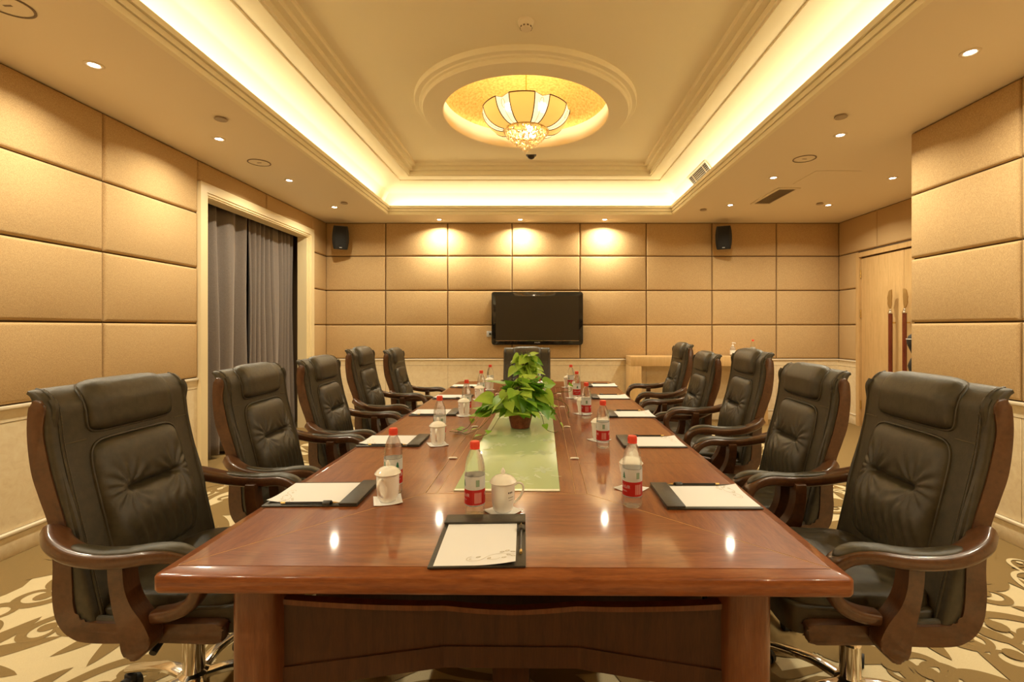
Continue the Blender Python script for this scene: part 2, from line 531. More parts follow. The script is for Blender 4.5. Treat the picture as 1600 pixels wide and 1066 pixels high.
# inner field with the round opening for the dome
RH = 0.86
bm = bmesh.new()
R4 = rect(0.50)
(x0, y0), (x1, y1) = R4[0], R4[2]
angs = sorted(set([2 * PI * k / 96 for k in range(96)] + [math.atan2(y - CHY, x - CHX) % (2 * PI) for x, y in R4]))
inn, out = [], []
for a in angs:
    c, s = math.cos(a), math.sin(a)
    ts = []
    if c > 1e-9: ts.append((x1 - CHX) / c)
    if c < -1e-9: ts.append((x0 - CHX) / c)
    if s > 1e-9: ts.append((y1 - CHY) / s)
    if s < -1e-9: ts.append((y0 - CHY) / s)
    tt = min(ts)
    inn.append(bm.verts.new((CHX + RH * c, CHY + RH * s, Z1))); out.append(bm.verts.new((CHX + tt * c, CHY + tt * s, Z1)))
for k in range(len(angs)):
    k2 = (k + 1) % len(angs)
    bm.faces.new((inn[k], inn[k2], out[k2], out[k]))
obj('inner_field', bm, M['paint'], cl, 30)
bm = bmesh.new()
lathe(bm, [(1.035, Z1 + 0.002), (1.035, Z1 - 0.030), (1.028, Z1 - 0.042), (0.992, Z1 - 0.045), (0.985, Z1 - 0.055), (0.966, Z1 - 0.060), (0.966, 3.366), (0.960, 3.36), (0.782, 3.36), (0.776, 3.366), (0.776, 3.535), (0.86, 3.535)], 128, CHX, CHY)
obj('ring_molding', bm, M['paint'], cl, 35)
bm = bmesh.new()
lathe(bm, [(0.86, 3.52)] + [(0.86 * math.cos(a), 3.53 + 0.36 * math.sin(a)) for a in [PI / 2 * k / 16 for k in range(17)]], 96, CHX, CHY)
obj('gold_dome', bm, M['gold'], cl, 60)
# closing lid over everything
mkbox('slab', (XL - 0.15, XA + 0.15, YR, YB + 0.1, 4.05, 4.1), M['back'], cl)
# small square access panel in the soffit beside the grille
pb = bmesh.new(); box(pb, 2.744, 3.196, 4.739, 5.176, ZC - 0.004, ZC - 0.0005, 0.0015, 1)
obj('access_panel', pb, M['soffit'], cl)

# ---- curtained opening: architrave, recess, curtain -------------
d1 = empty('door_1', kind='structure')
def arch_bm(o0, o1, oz, w, x0, x1):
    """three-sided frame in the plane of the left wall: outer edges o0..o1 (Y), top oz, face width w"""
    bm = bmesh.new()
    out = [(o0, 0), (o0, oz), (o1, oz), (o1, 0)]; inn = [(o0 + w, 0), (o0 + w, oz - w), (o1 - w, oz - w), (o1 - w, 0)]
    vs_ = {}
    for nm, ring in (('o', out), ('i', inn)):
        for x in (x0, x1): vs_[nm, x] = [bm.verts.new((x, a, b)) for a, b in ring]
    for k in range(3):
        bm.faces.new((vs_['o', x1][k], vs_['o', x1][k + 1], vs_['i', x1][k + 1], vs_['i', x1][k]))
        bm.faces.new((vs_['o', x0][k], vs_['o', x0][k + 1], vs_['i', x0][k + 1], vs_['i', x0][k]))
        bm.faces.new((vs_['o', x0][k], vs_['o', x0][k + 1], vs_['o', x1][k + 1], vs_['o', x1][k]))
        bm.faces.new((vs_['i', x0][k], vs_['i', x0][k + 1], vs_['i', x1][k + 1], vs_['i', x1][k]))
    return bm
obj('architrave', arch_bm(AY0, AY1, AZ, 0.085, XL, XL + 0.045), M['cream'], d1, 30)
obj('architrave_step', arch_bm(AY0 + 0.085, AY1 - 0.085, AZ - 0.085, 0.022, XL - 0.02, XL + 0.034), M['cream'], d1, 30)
obj('architrave_bead', arch_bm(AY0 + 0.107, AY1 - 0.107, AZ - 0.107, 0.014, XL - 0.02, XL + 0.022), M['cream'], d1, 30)
obj('door_lining', arch_bm(AY0 + 0.121, AY1 - 0.121, AZ - 0.105, 0.02, XL - 0.12, XL + 0.006), M['cream'], d1, 30)
rec = bmesh.new()
box(rec, XL - 0.85, XL - 0.12, DY0 - 0.5, DY0 - 0.42, 0, 2.95); box(rec, XL - 0.85, XL - 0.12, DY1 + 0.42, DY1 + 0.5, 0, 2.95)
box(rec, XL - 0.9, XL - 0.85, DY0 - 0.5, DY1 + 0.5, 0, 2.95); box(rec, XL - 0.85, XL - 0.12, DY0 - 0.5, DY1 + 0.5, 2.9, 2.95)
M['recess'] = mat('recess_brown', (0.22, 0.13, 0.06), 0.8)
obj('recess', rec, M['recess'], d1)

M['curtain'] = mat('taupe_velvet', (0.17, 0.14, 0.12), 0.9, spec=0.15)
nt, b_ = nodes(M['curtain'])
b_.inputs['Sheen Weight'].default_value = 0.5
b_.inputs['Sheen Roughness'].default_value = 0.4
b_.inputs['Sheen Tint'].default_value = (0.75, 0.66, 0.6, 1)
t = tex(M['curtain'], (120, 120, 26), Detail=3.0, Roughness=0.7)
basecol(M['curtain'], ramp(M['curtain'], t.outputs[0], [(0.3, (0.115, 0.092, 0.078)), (0.7, (0.25, 0.21, 0.185))]))
def curtain(name, ya, yb, nf, amp, seed, label, sweep_in=0.0, side=1):
    """pleated cloth from Y ya to yb; sweep_in pulls one edge toward the other lower down"""
    r = random.Random(seed)
    ph = [r.uniform(-0.5, 0.5) for _ in range(nf + 2)]
    am = [r.uniform(0.65, 1.25) for _ in range(nf + 2)]
    def fold(u):
        s = u * nf; i = int(s); f = s - i
        a = am[i] * (1 - f) + am[i + 1] * f
        return a * math.sin(2 * PI * (s + ph[i] * (1 - f) + ph[i + 1] * f) * 1.0)
    def fn(u, v):
        z = 2.66 - v * 2.62
        y = ya + (yb - ya) * u
        w = sweep_in * (math.sin(min(1, v * 1.6) * PI / 2) ** 2)
        if side > 0: y = ya + (yb - w - ya) * u
        else: y = ya + w + (yb - ya - w) * u
        x = XL - 0.22 + amp * (0.55 + 0.45 * v) * fold(u) + 0.012 * math.sin(v * 5 + u * 9)
        return (x, y, z)
    bm = bmesh.new(); grid(bm, fn, nf * 10, 24)
    o = obj(name, bm, M['curtain'], None, 80)
    md = o.modifiers.new('thickness', 'SOLIDIFY'); md.thickness = 0.006
    return tag(o, label, 'curtain', 'curtains in the doorway')
curtain('curtain', DY0 - 0.18, 5.53, 6, 0.062, 3, 'taupe velvet curtain half hanging nearer the camera in the cream doorway', 0.0, 1)
curtain('curtain', 5.545, 6.54, 9, 0.048, 5, 'taupe velvet curtain half hanging farther along the cream doorway', 0.02, -1)
ro = bmesh.new(); tube(ro, [(XL - 0.22, DY0 - 0.41, 2.68), (XL - 0.22, DY1 + 0.41, 2.68)], 0.014, 10)
obj('curtain_rail', ro, M['rubber'], d1)

# ---- double door in the alcove -----------------------------------
d2 = empty('door_2', kind='structure')
def arch2(o0, o1, oz, w, x0, x1): return arch_bm(o0, o1, oz, w, x0, x1)
obj('door_lining', arch2(GY0, GY1, GZ, 0.062, XA - 0.040, XA + 0.10), M['oak'], d2, 30)
obj('door_stop', arch2(GY0 + 0.06, GY1 - 0.06, GZ - 0.062, 0.018, XA + 0.015, XA + 0.09), M['oak'], d2, 30)
ym = 5.84
for a0, a1 in ((GY0 + 0.07, ym - 0.0025), (ym + 0.0025, GY1 - 0.07)):
    mkbox('door_leaf', (XA - 0.012, XA + 0.032, a0, a1, 0.008, GZ - 0.082), M['oak'], d2, bev=0.002)
for z in (2.10, 1.55, 0.30):
    hb = bmesh.new(); cyl(hb, XA - 0.018, GY1 - 0.068, z - 0.055, z + 0.055, 0.009, n=10)
    obj('hinge', hb, M['brass'], d2)
# ================================================================== executive chairs
# chair frame: +x forward, y sideways, z up, origin on the floor under the column
BP = crom([(-0.118, 0.455), (-0.140, 0.55), (-0.163, 0.65), (-0.190, 0.76), (-0.217, 0.87), (-0.241, 0.98), (-0.250, 1.05), (-0.256, 1.10), (-0.266, 1.132), (-0.280, 1.151), (-0.294, 1.158)], 8)
BL = [0.0]
for p, q in zip(BP[:-1], BP[1:]): BL.append(BL[-1] + math.hypot(q[0] - p[0], q[1] - p[1]))
def bp_at(s):
    """arc length s -> centre point and forward normal of the backrest"""
    s = max(0.0, min(BL[-1] - 1e-6, s))
    i = max(k for k in range(len(BL) - 1) if BL[k] <= s)
    f = (s - BL[i]) / (BL[i + 1] - BL[i])
    i0, i1 = max(0, i - 2), min(len(BP) - 1, i + 3)
    tx, tz = BP[i1][0] - BP[i0][0], BP[i1][1] - BP[i0][1]
    L = math.hypot(tx, tz)
    return (BP[i][0] + (BP[i + 1][0] - BP[i][0]) * f, BP[i][1] + (BP[i + 1][1] - BP[i][1]) * f, tz / L, -tx / L)
def s_of_z(z):
    return next(BL[k] for k in range(len(BP)) if BP[k][1] >= z)
BW = 0.286
def bt(s): return 0.034 * (1.0 if s < BL[-1] - 0.075 else max(0.30, 1 - 0.70 * ((s - BL[-1] + 0.075) / 0.075) ** 1.3))
BT_ = 0.034                       # half thickness, half width of the leather shell
def on_back(y, s, h):
    u, z, nx, nz = bp_at(s)
    r = max(0.0, 1 - abs(y / BW) ** 6) ** (1 / 6.0)
    d = bt(s) * r + h
    return (u + nx * d, y, z + nz * d)

def pad(bm, hw, s0, s1, H, na=44, nb=48, crease=None, pw=6.0, sink=0.006, wr=None):
    def fn(i, j):
        a, b = 2 * i - 1, 2 * j - 1
        # crowd samples toward the rim
        a = math.copysign(1 - (1 - abs(a)) ** 1.5, a); b = math.copysign(1 - (1 - abs(b)) ** 1.5, b)
        # map the square onto a superellipse outline
        m = (abs(a) ** pw + abs(b) ** pw)
        mx = max(abs(a), abs(b))
        k = (mx / (m ** (1 / pw))) if m > 1e-9 else 1.0
        aa, bb = a * k, b * k
        rim = max(0.0, 1 - mx ** 7) ** 0.55
        y, s = hw * aa, (s0 + s1) / 2 + (s1 - s0) / 2 * bb
        h = -sink + (H + sink) * rim
        if crease: h += crease(y, s) * rim
        if wr: h += wr(y, s) * rim
        return on_back(y, s, h)
    grid(bm, fn, na, nb)
    return bm

def rim_path(hw, s0, s1, h, pw=6.0, n=72):
    out = []
    for k in range(n):
        a = 2 * PI * k / n
        c, s = math.cos(a), math.sin(a)
        out.append(on_back(hw * math.copysign(abs(c) ** (2 / pw), c), (s0 + s1) / 2 + (s1 - s0) / 2 * math.copysign(abs(s) ** (2 / pw), s), h))
    return out

def superell(bm, c, r, e1, e2, nu=28, nv=40, wr=None):
    def sg(v, e): return math.copysign(abs(v) ** e, v)
    rows = []
    for i in range(1, nu):
        th = -PI / 2 + PI * i / nu
        row = []
        for j in range(nv):
            ph = 2 * PI * j / nv
            x = sg(math.cos(th), e1) * sg(math.cos(ph), e2); y = sg(math.cos(th), e1) * sg(math.sin(ph), e2); z = sg(math.sin(th), e1)
            p = [c[0] + r[0] * x, c[1] + r[1] * y, c[2] + r[2] * z]
            if wr and z > 0: p[2] += wr(p[0], p[1]) * z
            row.append(bm.verts.new(p))
        rows.append(row)
    for a, b in zip(rows[:-1], rows[1:]):
        for j in range(nv): bm.faces.new((a[j], a[(j + 1) % nv], b[(j + 1) % nv], b[j]))
    bm.faces.new(rows[0][::-1]); bm.faces.new(rows[-1])
    return bm

def make_chair():
    root = empty('executive_chair')
    L, Wd = M['leather'], M['chair_wood']
    # --- upholstered backrest
    bm = bmesh.new()
    pth = list(range(0, len(BP), 2)) + [len(BP) - 1]
    pth = sorted(set(pth))
    sweep(bm, [(BP[i][0], 0, BP[i][1]) for i in pth], BW, [bt(BL[i]) for i in pth], n=36, pw=6.0)
    back = obj('backrest', bm, L, root, 50)
    SH0, SH1 = s_of_z(1.005), BL[-1] - 0.004
    bm = bmesh.new()
    wh = lambda y, s: 0.0016 * math.sin(y * 210 + s * 30) * math.exp(-((abs(y) - 0.17) / 0.03) ** 2)
    pad(bm, 0.176, SH0, SH1, 0.030, 40, 40, wr=wh, pw=7)
    obj('headrest_cushion', bm, L, back, 70)
    SC0, SC1 = s_of_z(0.560), s_of_z(0.978)
    sc = s_of_z(0.795)
    def crease(y, s):
        w = 1 / (1 + math.exp((abs(y) - 0.105) / 0.008))
        return -0.028 * math.exp(-((s - sc) / 0.009) ** 2) * w - 0.010 * math.exp(-((s - sc) / 0.035) ** 2) * w
    def wrk(y, s):
        v = 0.0
        for e in (-0.105, 0.105):
            dy, ds = y - e, s - sc
            r = math.hypot(dy, ds)
            ang = math.atan2(ds, dy * (1 if e > 0 else -1))
            v += 0.0032 * math.sin(12 * ang + 3 * r / 0.1) * math.exp(-((r - 0.045) / 0.05) ** 2)
        v += 0.020 * math.exp(-((s - sc + 0.10) / 0.085) ** 2)
        if s < sc: v += 0.0030 * math.sin(y * 150 + 2.2 * math.sin(s * 30)) * min(1, (sc - s) / 0.06) * math.exp(-((s - SC0 - 0.07) / 0.09) ** 2)
        return v
    bm = bmesh.new()
    pad(bm, 0.187, SC0, SC1, 0.032, 72, 96, crease=crease, wr=wrk, pw=7)
    obj('back_cushion', bm, L, back, 70)
    bm = bmesh.new()
    tube(bm, rim_path(0.180, SH0 - 0.002, SH1 - 0.01, 0.001, 7), 0.0045, 6, closed=True)
    tube(bm, rim_path(0.187, SC0 - 0.003, SC1 + 0.003, 0.001, 7), 0.0045, 6, closed=True)
    for sd in (-1, 1):
        tube(bm, [on_back(sd * 0.262, BL[-1] * k / 40, 0.0005) for k in range(41)], 0.004, 6)
    obj('piping', bm, L, back)
    bm = bmesh.new()
    for sd in (-1, 1):
        for k in range(70):
            s0 = 0.03 + (BL[-1] - 0.04) * k / 70
            tube(bm, [on_back(sd * 0.255, s0, 0.0010), on_back(sd * 0.255, s0 + 0.007, 0.0010)], 0.0011, 4)
        tube(bm, [on_back(sd * (0.186 + 0.070 * k / 6), SC1 + 0.012, 0.0006) for k in range(7)], 0.0018, 5)
    obj('stitching', bm, M['stitch'], back)['kind'] = 'stuff'
    # --- seat
    bm = bmesh.new()
    ws = lambda x, y: 0.005 * math.sin(y * 95 + 2.5 * math.sin(x * 18)) * (0.5 + 0.5 * math.tanh((x - 0.02) * 14)) + 0.012 * math.cos(y * 6)
    superell(bm, (0.098, 0, 0.500), (0.226, 0.248, 0.050), 0.38, 0.34, 32, 96, ws)
    seat = obj('seat', bm, L, root, 80)
    bm = bmesh.new()
    superell(bm, (0.096, 0, 0.455), (0.236, 0.258, 0.050), 0.22, 0.22, 16, 48)
    obj('seat_shell', bm, L, seat, 70)
    bm = bmesh.new()
    tube(bm, [(0.098 + 0.233 * math.copysign(abs(math.cos(a)) ** 0.34, math.cos(a)), 0.253 * math.copysign(abs(math.sin(a)) ** 0.34, math.sin(a)), 0.494) for a in [2 * PI * k / 80 for k in range(80)]], 0.005, 6, closed=True)
    obj('piping', bm, L, seat)
    # --- bent-wood side frames
    FO = crom([(-0.268, 1.138), (-0.285, 1.115), (-0.290, 1.035), (-0.278, 0.924), (-0.254, 0.845), (-0.226, 0.76), (-0.214, 0.65), (-0.216, 0.555), (-0.203, 0.478), (-0.163, 0.430), (-0.095, 0.412), (0.10, 0.412), (0.265, 0.407), (0.285, 0.418)], 5)
    FI = crom([(0.288, 0.445), (0.270, 0.466), (0.10, 0.468), (-0.085, 0.472), (-0.135, 0.486), (-0.153, 0.520), (-0.158, 0.60), (-0.162, 0.69), (-0.178, 0.77), (-0.200, 0.845), (-0.222, 0.924), (-0.243, 1.035), (-0.238, 1.105), (-0.250, 1.134)], 5)
    for sd in (-1, 1):
        y0, y1 = (0.255, 0.290) if sd > 0 else (-0.290, -0.255)
        bm = bmesh.new(); prism(bm, FO + FI, y0, y1, 0.006)
        fr = obj('side_frame', bm, Wd, root, 35)
        bm = bmesh.new()
        sp = [(u + 0.012, sd * 0.268, z) for u, z in FI[10:]] 
        tube(bm, sp, 0.010, 8)
        obj('welt', bm, L, fr)
        # --- armrest: S-shaped rail that curls down at the front
        AP = [(-0.205, 0.288, 0.748), (-0.165, 0.322, 0.728), (-0.10, 0.344, 0.706), (-0.02, 0.350, 0.694), (0.06, 0.347, 0.694), (0.13, 0.338, 0.700), (0.185, 0.326, 0.692), (0.225, 0.317, 0.664), (0.240, 0.312, 0.620), (0.232, 0.310, 0.574), (0.205, 0.309, 0.538), (0.160, 0.308, 0.516), (0.105, 0.308, 0.506)]
        ap = crom([(a, b * sd, c) for a, b, c in AP], 6)
        n_ = len(ap)
        hw = [0.034 - 0.009 * (k / n_) for k in range(n_)]
        ht = [0.024 - 0.005 * (k / n_) for k in range(n_)]
        bm = bmesh.new(); sweep(bm, ap, hw, ht, 16, 3.6)
        arm = obj('armrest', bm, Wd, root, 50)
        i0, i1 = 11, 42
        ln = i1 - i0
        pp = [Vector(ap[i]) for i in range(i0, i1)]
        bm = bmesh.new()
        for i in range(ln):
            d = (Vector(ap[i0 + i + 1]) - Vector(ap[i0 + i - 1])).normalized()
            nrm = Vector((-d.z, 0, d.x)).normalized()
            pp[i] = pp[i] + nrm * 0.0185
        wv = [0.0235 * max(0.03, 1 - abs(2 * k / (ln - 1) - 1) ** 8) ** 0.5 for k in range(ln)]
        tv = [0.012 * max(0.05, 1 - abs(2 * k / (ln - 1) - 1) ** 8) ** 0.5 for k in range(ln)]
        sweep(bm, pp, wv, tv, 14, 2.4)
        obj('arm_pad', bm, L, arm, 70)
        # --- post under the arm
        PL = crom([(0.000, 0.690), (0.004, 0.62), (0.016, 0.545), (0.034, 0.475), (0.040, 0.430), (0.056, 0.404), (0.085, 0.400)], 5)
        PR = crom([(0.112, 0.425), (0.122, 0.458), (0.100, 0.510), (0.066, 0.560), (0.048, 0.615), (0.043, 0.690)], 5)
        bm = bmesh.new()
        prism(bm, PL + PR, 0.298 if sd > 0 else -0.352, 0.352 if sd > 0 else -0.298, 0.007)
        obj('arm_post', bm, Wd, root, 35)
    # --- base
    bm = bmesh.new()
    box(bm, -0.09, 0.11, -0.10, 0.10, 0.385, 0.425, 0.01); cyl(bm, 0, 0, 0.36, 0.39, 0.045, n=20)
    mech = obj('tilt_mechanism', bm, M['black'], root)
    bm = bmesh.new(); tube(bm, [(0.05, -0.08, 0.395), (0.06, -0.18, 0.393), (0.065, -0.25, 0.375)], 0.006, 8); tube(bm, [(0.062, -0.22, 0.388), (0.066, -0.27, 0.368)], 0.011, 8)
    obj('lever', bm, M['black'], mech)
    bm = bmesh.new(); lathe(bm, [(0.0, 0.07), (0.048, 0.075), (0.05, 0.125), (0.034, 0.135), (0.034, 0.25), (0.022, 0.252), (0.022, 0.40), (0.0, 0.40)], 24)
    obj('gas_column', bm, M['chrome'], root)
    for k in range(5):
        a = 2 * PI * k / 5 + 0.35
        ca, sa = math.cos(a), math.sin(a)
        pts = crom([(0.03, 0, 0.115), (0.12, 0, 0.122), (0.22, 0, 0.104), (0.315, 0, 0.078)], 5)
        bm = bmesh.new(); sweep(bm, pts, [0.026 - 0.009 * i / len(pts) for i in range(len(pts))], 0.011, 12, 3.5)
        bmesh.ops.rotate(bm, verts=bm.verts, cent=(0, 0, 0), matrix=Matrix.Rotation(a, 3, 'Z'))
        lg = obj('base_leg', bm, M['chrome'], root)
        bm = bmesh.new()
        for dy in (-0.017, 0.017):
            bmesh.ops.create_cone(bm, cap_ends=True, segments=18, radius1=0.026, radius2=0.026, depth=0.020, matrix=T(0.305, dy, 0.0265) @ Matrix.Rotation(PI / 2, 4, 'X'))
        box(bm, 0.287, 0.325, -0.012, 0.012, 0.03, 0.062, 0.005)
        cyl(bm, 0.312, 0, 0.05, 0.074, 0.008, n=10)
        bmesh.ops.rotate(bm, verts=bm.verts, cent=(0, 0, 0), matrix=Matrix.Rotation(a, 3, 'Z'))
        obj('caster', bm, M['rubber'], lg)
    return root

chair0 = make_chair()
LEFT = ['nearest the camera on the curtain side of the table', 'second from the camera on the curtain side of the table', 'third from the camera, middle of the curtain side', 'fourth from the camera on the curtain side, before the last', 'last along the curtain side, closest to the television wall']
RIGHT = ['nearest the camera on the alcove side of the table', 'second from the camera on the alcove side of the table', 'third from the camera, middle of the alcove side', 'fourth from the camera on the alcove side, before the last', 'last along the alcove side, beside the console table']
GRP = 'executive chairs round the conference table'
BASE_PARTS = ('gas_column', 'base_leg')
def place_chair(i, x, y, rz, dz, label, first=[True]):
    c = chair0 if first[0] else copy_tree(chair0)
    first[0] = False
    c.location = (x, y, 0); c.rotation_euler = (0, 0, rz)
    tag(c, label, 'chair', GRP)
    return c, dz
CH = []
# left row faces +x, right row faces -x; small turns as in the photograph
for i, (x, y, rz, dz) in enumerate([(-1.234, 1.72, 0.01, -0.006), (-1.255, 2.56, 0.035, -0.025), (-1.272, 3.38, 0.035, -0.03), (-1.282, 4.18, 0.04, 0.003), (-1.248, 5.03, 0.03, -0.045)]):
    CH.append(place_chair(i, x, y, rz, dz, 'black leather executive chair ' + LEFT[i]))
for i, (x, y, rz, dz) in enumerate([(1.098, 1.69, PI - 0.05, 0.004), (1.128, 2.46, PI - 0.05, -0.018), (1.172, 3.245, PI - 0.06, 0.025), (1.145, 4.02, PI - 0.05, -0.03), (1.18, 4.80, PI - 0.05, 0.02)]):
    CH.append(place_chair(i, x, y, rz, dz, 'black leather executive chair ' + RIGHT[i]))
CH.append(place_chair(0, -0.14, 5.72, -PI / 2, -0.070, 'black leather executive chair at the far head of the table under the television'))
for c, dz in CH:
    dz += 0.013
    if dz:
        for ch in c.children:
            if ch.name.split('.')[0] not in BASE_PARTS: ch.location.z += dz
# ================================================================== conference table
TZ = 0.76
tb = empty('conference_table', (-0.103, 0, 0), -0.0109, 'long glossy red-brown conference table with a green glass inlay', 'table')
HW, Y0, Y1 = 0.857, 1.165, 5.39
def V3(x, y, z): return (x, y, z)
# veneer fields of the top (flat, split by the fine joint lines)
def slab_poly(bm, pts, z0, z1):
    prism(bm, pts, z0, z1, 0.0, 'xy')
CXL, CXR = -0.326, 0.262                 # inlaid centre block, local x
E0, E1 = 1.733, 4.80                     # its ends
i0 = 0.038                               # width of the sloping edge
g = 0.0008
fields = []
bm = bmesh.new(); slab_poly(bm, [(-HW + i0, Y0 + i0), (HW - i0, Y0 + i0), (CXR, E0 - g), (CXL, E0 - g)], TZ - 0.02, TZ)
obj('veneer_panel', bm, M['table_x'], tb)
bm = bmesh.new(); slab_poly(bm, [(HW - i0, Y1 - i0), (-HW + i0, Y1 - i0), (CXL, E1 + g), (CXR, E1 + g)], TZ - 0.02, TZ)
obj('veneer_panel', bm, M['table_x'], tb)
seg = [E0]
for sd in (-1, 1):
    xo, xi = sd * (HW - i0), (CXL if sd < 0 else CXR) 
    # each side is five boards; first and last take the mitre
    ys = [None, 2.13, 2.95, 3.77, 4.59, None]
    for k in range(5):
        a_o = Y0 + i0 + g if k == 0 else ys[k] + g * 0.5
        a_i = E0 + g if k == 0 else ys[k] + g * 0.5
        b_o = Y1 - i0 - g if k == 4 else ys[k + 1] - g * 0.5
        b_i = E1 - g if k == 4 else ys[k + 1] - g * 0.5
        bm = bmesh.new(); slab_poly(bm, [(xo, a_o + 0.003 * (k == 0)), (xi + sd * g, a_i), (xi + sd * g, b_i), (xo, b_o)], TZ - 0.02, TZ)
        obj('veneer_panel', bm, M['table_y'], tb)
# centre block: channel strips and the bands beside the glass
SW = 0.043
for x0, x1 in ((CXL, CXL + SW), (CXR - SW, CXR)):
    mkbox('channel_cover', (x0 + g, x1 - g, E0 + g, E1 - g, TZ - 0.02, TZ - 0.0015), M['table_y'], tb, bev=0.001, seg=1)
GX0, GX1, GY0_, GY1_ = -0.227, 0.164, 1.760, 4.66
for pts in ([(CXL + SW + g, E0 + g), (GX0 - g, GY0_), (GX0 - g, GY1_), (CXL + SW + g, E1 - g)], [(CXR - SW - g, E0 + g), (GX1 + g, GY0_), (GX1 + g, GY1_), (CXR - SW - g, E1 - g)],
            [(CXL + SW + 2 * g, E0), (CXR - SW - 2 * g, E0), (GX1, GY0_ - g), (GX0, GY0_ - g)], [(CXL + SW + 2 * g, E1), (CXR - SW - 2 * g, E1), (GX1, GY1_ + g), (GX0, GY1_ + g)]):
    bm = bmesh.new(); slab_poly(bm, pts, TZ - 0.02, TZ - 0.0006)
    obj('inlay_band', bm, M['table_y'], tb)
# frosted green glass plate with floral etching
M['glass_green'] = mat('frosted_green_glass', (0.40, 0.50, 0.26), 0.25, spec=0.4, coat=0.3, coat_rough=0.03)
M['etch'] = mat('etched_line', (0.46, 0.55, 0.34), 0.40)
gp = mkbox('glass_inlay', (GX0, GX1, GY0_, GY1_, TZ - 0.018, TZ + 0.002), M['glass_green'], tb, bev=0.0015)
gp['label'] = 'frosted green glass plate set in the middle of the table'
M['glass_edge'] = mat('glass_polished_edge', (0.86, 0.86, 0.70), 0.2)
mkbox('polished_edge', (GX0 + 0.002, GX1 - 0.002, GY0_ - 0.0006, GY0_ + 0.017, TZ + 0.0005, TZ + 0.0024), M['glass_edge'], gp)
# etched flowers: thin petals lying in the surface
r_ = random.Random(11)
bm = bmesh.new()
def petal(bm, x, y, a, L, w, z, bend=0.0, n=7):
    up, dn = [], []
    for k in range(n + 1):
        t = k / n
        ww = w * math.sin(PI * t) ** 0.8 * (1 - 0.25 * t)
        px_, py_ = L * t, bend * L * t * t
        up.append((px_ - 0, py_ + ww)); dn.append((px_, py_ - ww))
    ring = up + dn[-2:0:-1]
    c, s = math.cos(a), math.sin(a)
    vs_ = [bm.verts.new((x + c * p - s * q, y + s * p + c * q, z)) for p, q in ring]
    bm.faces.new(vs_)
for (fx, fy, fr) in ((0.095, 2.30, 0.055), (-0.15, 1.86, 0.05), (0.02, 1.90, 0.035), (0.10, 2.02, 0.05), (-0.12, 2.45, 0.04), (0.12, 2.55, 0.04), (-0.02, 2.65, 0.045), (0.10, 3.3, 0.05), (-0.16, 3.2, 0.05), (0.1, 4.2, 0.06), (-0.1, 4.1, 0.06)):
    k0 = r_.uniform(0, 6)
    for k in range(6): petal(bm, fx, fy, k0 + k * PI / 3, fr, fr * 0.23, TZ + 0.0022, 0.15)
    for k in range(3):
        a = r_.uniform(0, 6.3)
        if not (GX0 + 0.01 < fx + fr * 2.6 * math.cos(a) < GX1 - 0.01): continue
        petal(bm, fx + fr * 1.5 * math.cos(a), fy + fr * 1.5 * math.sin(a), a + 0.4, fr * 1.0, fr * 0.14, TZ + 0.0022, 0.4)
et = obj('etched_flowers', bm, M['etch'], gp, None, True); et['kind'] = 'stuff'
# pale lines painting the bevel highlights along the joints
M['inlay'] = mat('painted_edge_highlight', (0.62, 0.36, 0.16), 0.3)
for nm_, segs in (('edge_highlight', [((-HW + i0, Y0 + i0), (CXL, E0)), ((HW - i0, Y0 + i0), (CXR, E0)), ((CXL, E0), (CXR, E0)), ((CXL, E0), (CXL, E1)), ((CXR, E0), (CXR, E1)), ((CXL + SW, E0), (CXL + SW, E1)), ((CXR - SW, E0), (CXR - SW, E1))]),):
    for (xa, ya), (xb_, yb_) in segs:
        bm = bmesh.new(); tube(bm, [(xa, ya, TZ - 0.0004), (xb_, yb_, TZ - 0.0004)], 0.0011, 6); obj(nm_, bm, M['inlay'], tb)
M['steel'] = mat('pale_steel', (0.85, 0.82, 0.76), 0.3, metal=0.4)
# chrome pulls in the channel covers
for x, y in ((-0.312, 2.2), (-0.312, 2.9), (-0.312, 3.63), (-0.312, 4.35), (0.245, 2.2), (0.245, 2.9), (0.245, 3.63), (0.245, 4.35)):
    bm = bmesh.new()
    sweep(bm, [(x - 0.017, y, TZ + 0.001), (x - 0.008, y - 0.004, TZ + 0.003), (x + 0.008, y - 0.004, TZ + 0.003), (x + 0.017, y, TZ + 0.001)], 0.008, 0.004, 10, 3, lat=Vector((0, 1, 0)))
    obj('channel_pull', bm, M['steel'], tb)
# rim of the top: sloping edge, rounded nose, body
bm = bmesh.new()
def rrect(d, z, r):
    pts = []
    X0_, X1_, YY0, YY1 = -HW + d, HW - d, Y0 + d, Y1 - d
    r = max(r, 0.0015)
    for cx, cy, a0 in ((X1_ - r, YY0 + r, -PI / 2), (X1_ - r, YY1 - r, 0), (X0_ + r, YY1 - r, PI / 2), (X0_ + r, YY0 + r, PI)):
        for k in range(6): pts.append((cx + r * math.cos(a0 + PI / 2 * k / 5), cy + r * math.sin(a0 + PI / 2 * k / 5), z))
    return pts
prof = [(0.040, TZ - 0.02, 0.004), (0.0382, TZ - 0.002, 0.004), (0.036, TZ - 0.0002, 0.005), (0.033, TZ - 0.0012, 0.006), (0.008, TZ - 0.0060, 0.012), (0.003, TZ - 0.0085, 0.014), (0.0, TZ - 0.014, 0.016), (0.0, TZ - 0.044, 0.016), (0.004, TZ - 0.052, 0.014), (0.012, TZ - 0.056, 0.012), (0.10, TZ - 0.056, 0.01)]
rings = [[bm.verts.new(p) for p in rrect(*q)] for q in prof]
for a, b in zip(rings[:-1], rings[1:]):
    n = len(a)
    for k in range(n): bm.faces.new((a[k], a[(k + 1) % n], b[(k + 1) % n], b[k]))
bm.faces.new(rings[-1])
obj('table_rim', bm, M['table_x'], tb, 40)
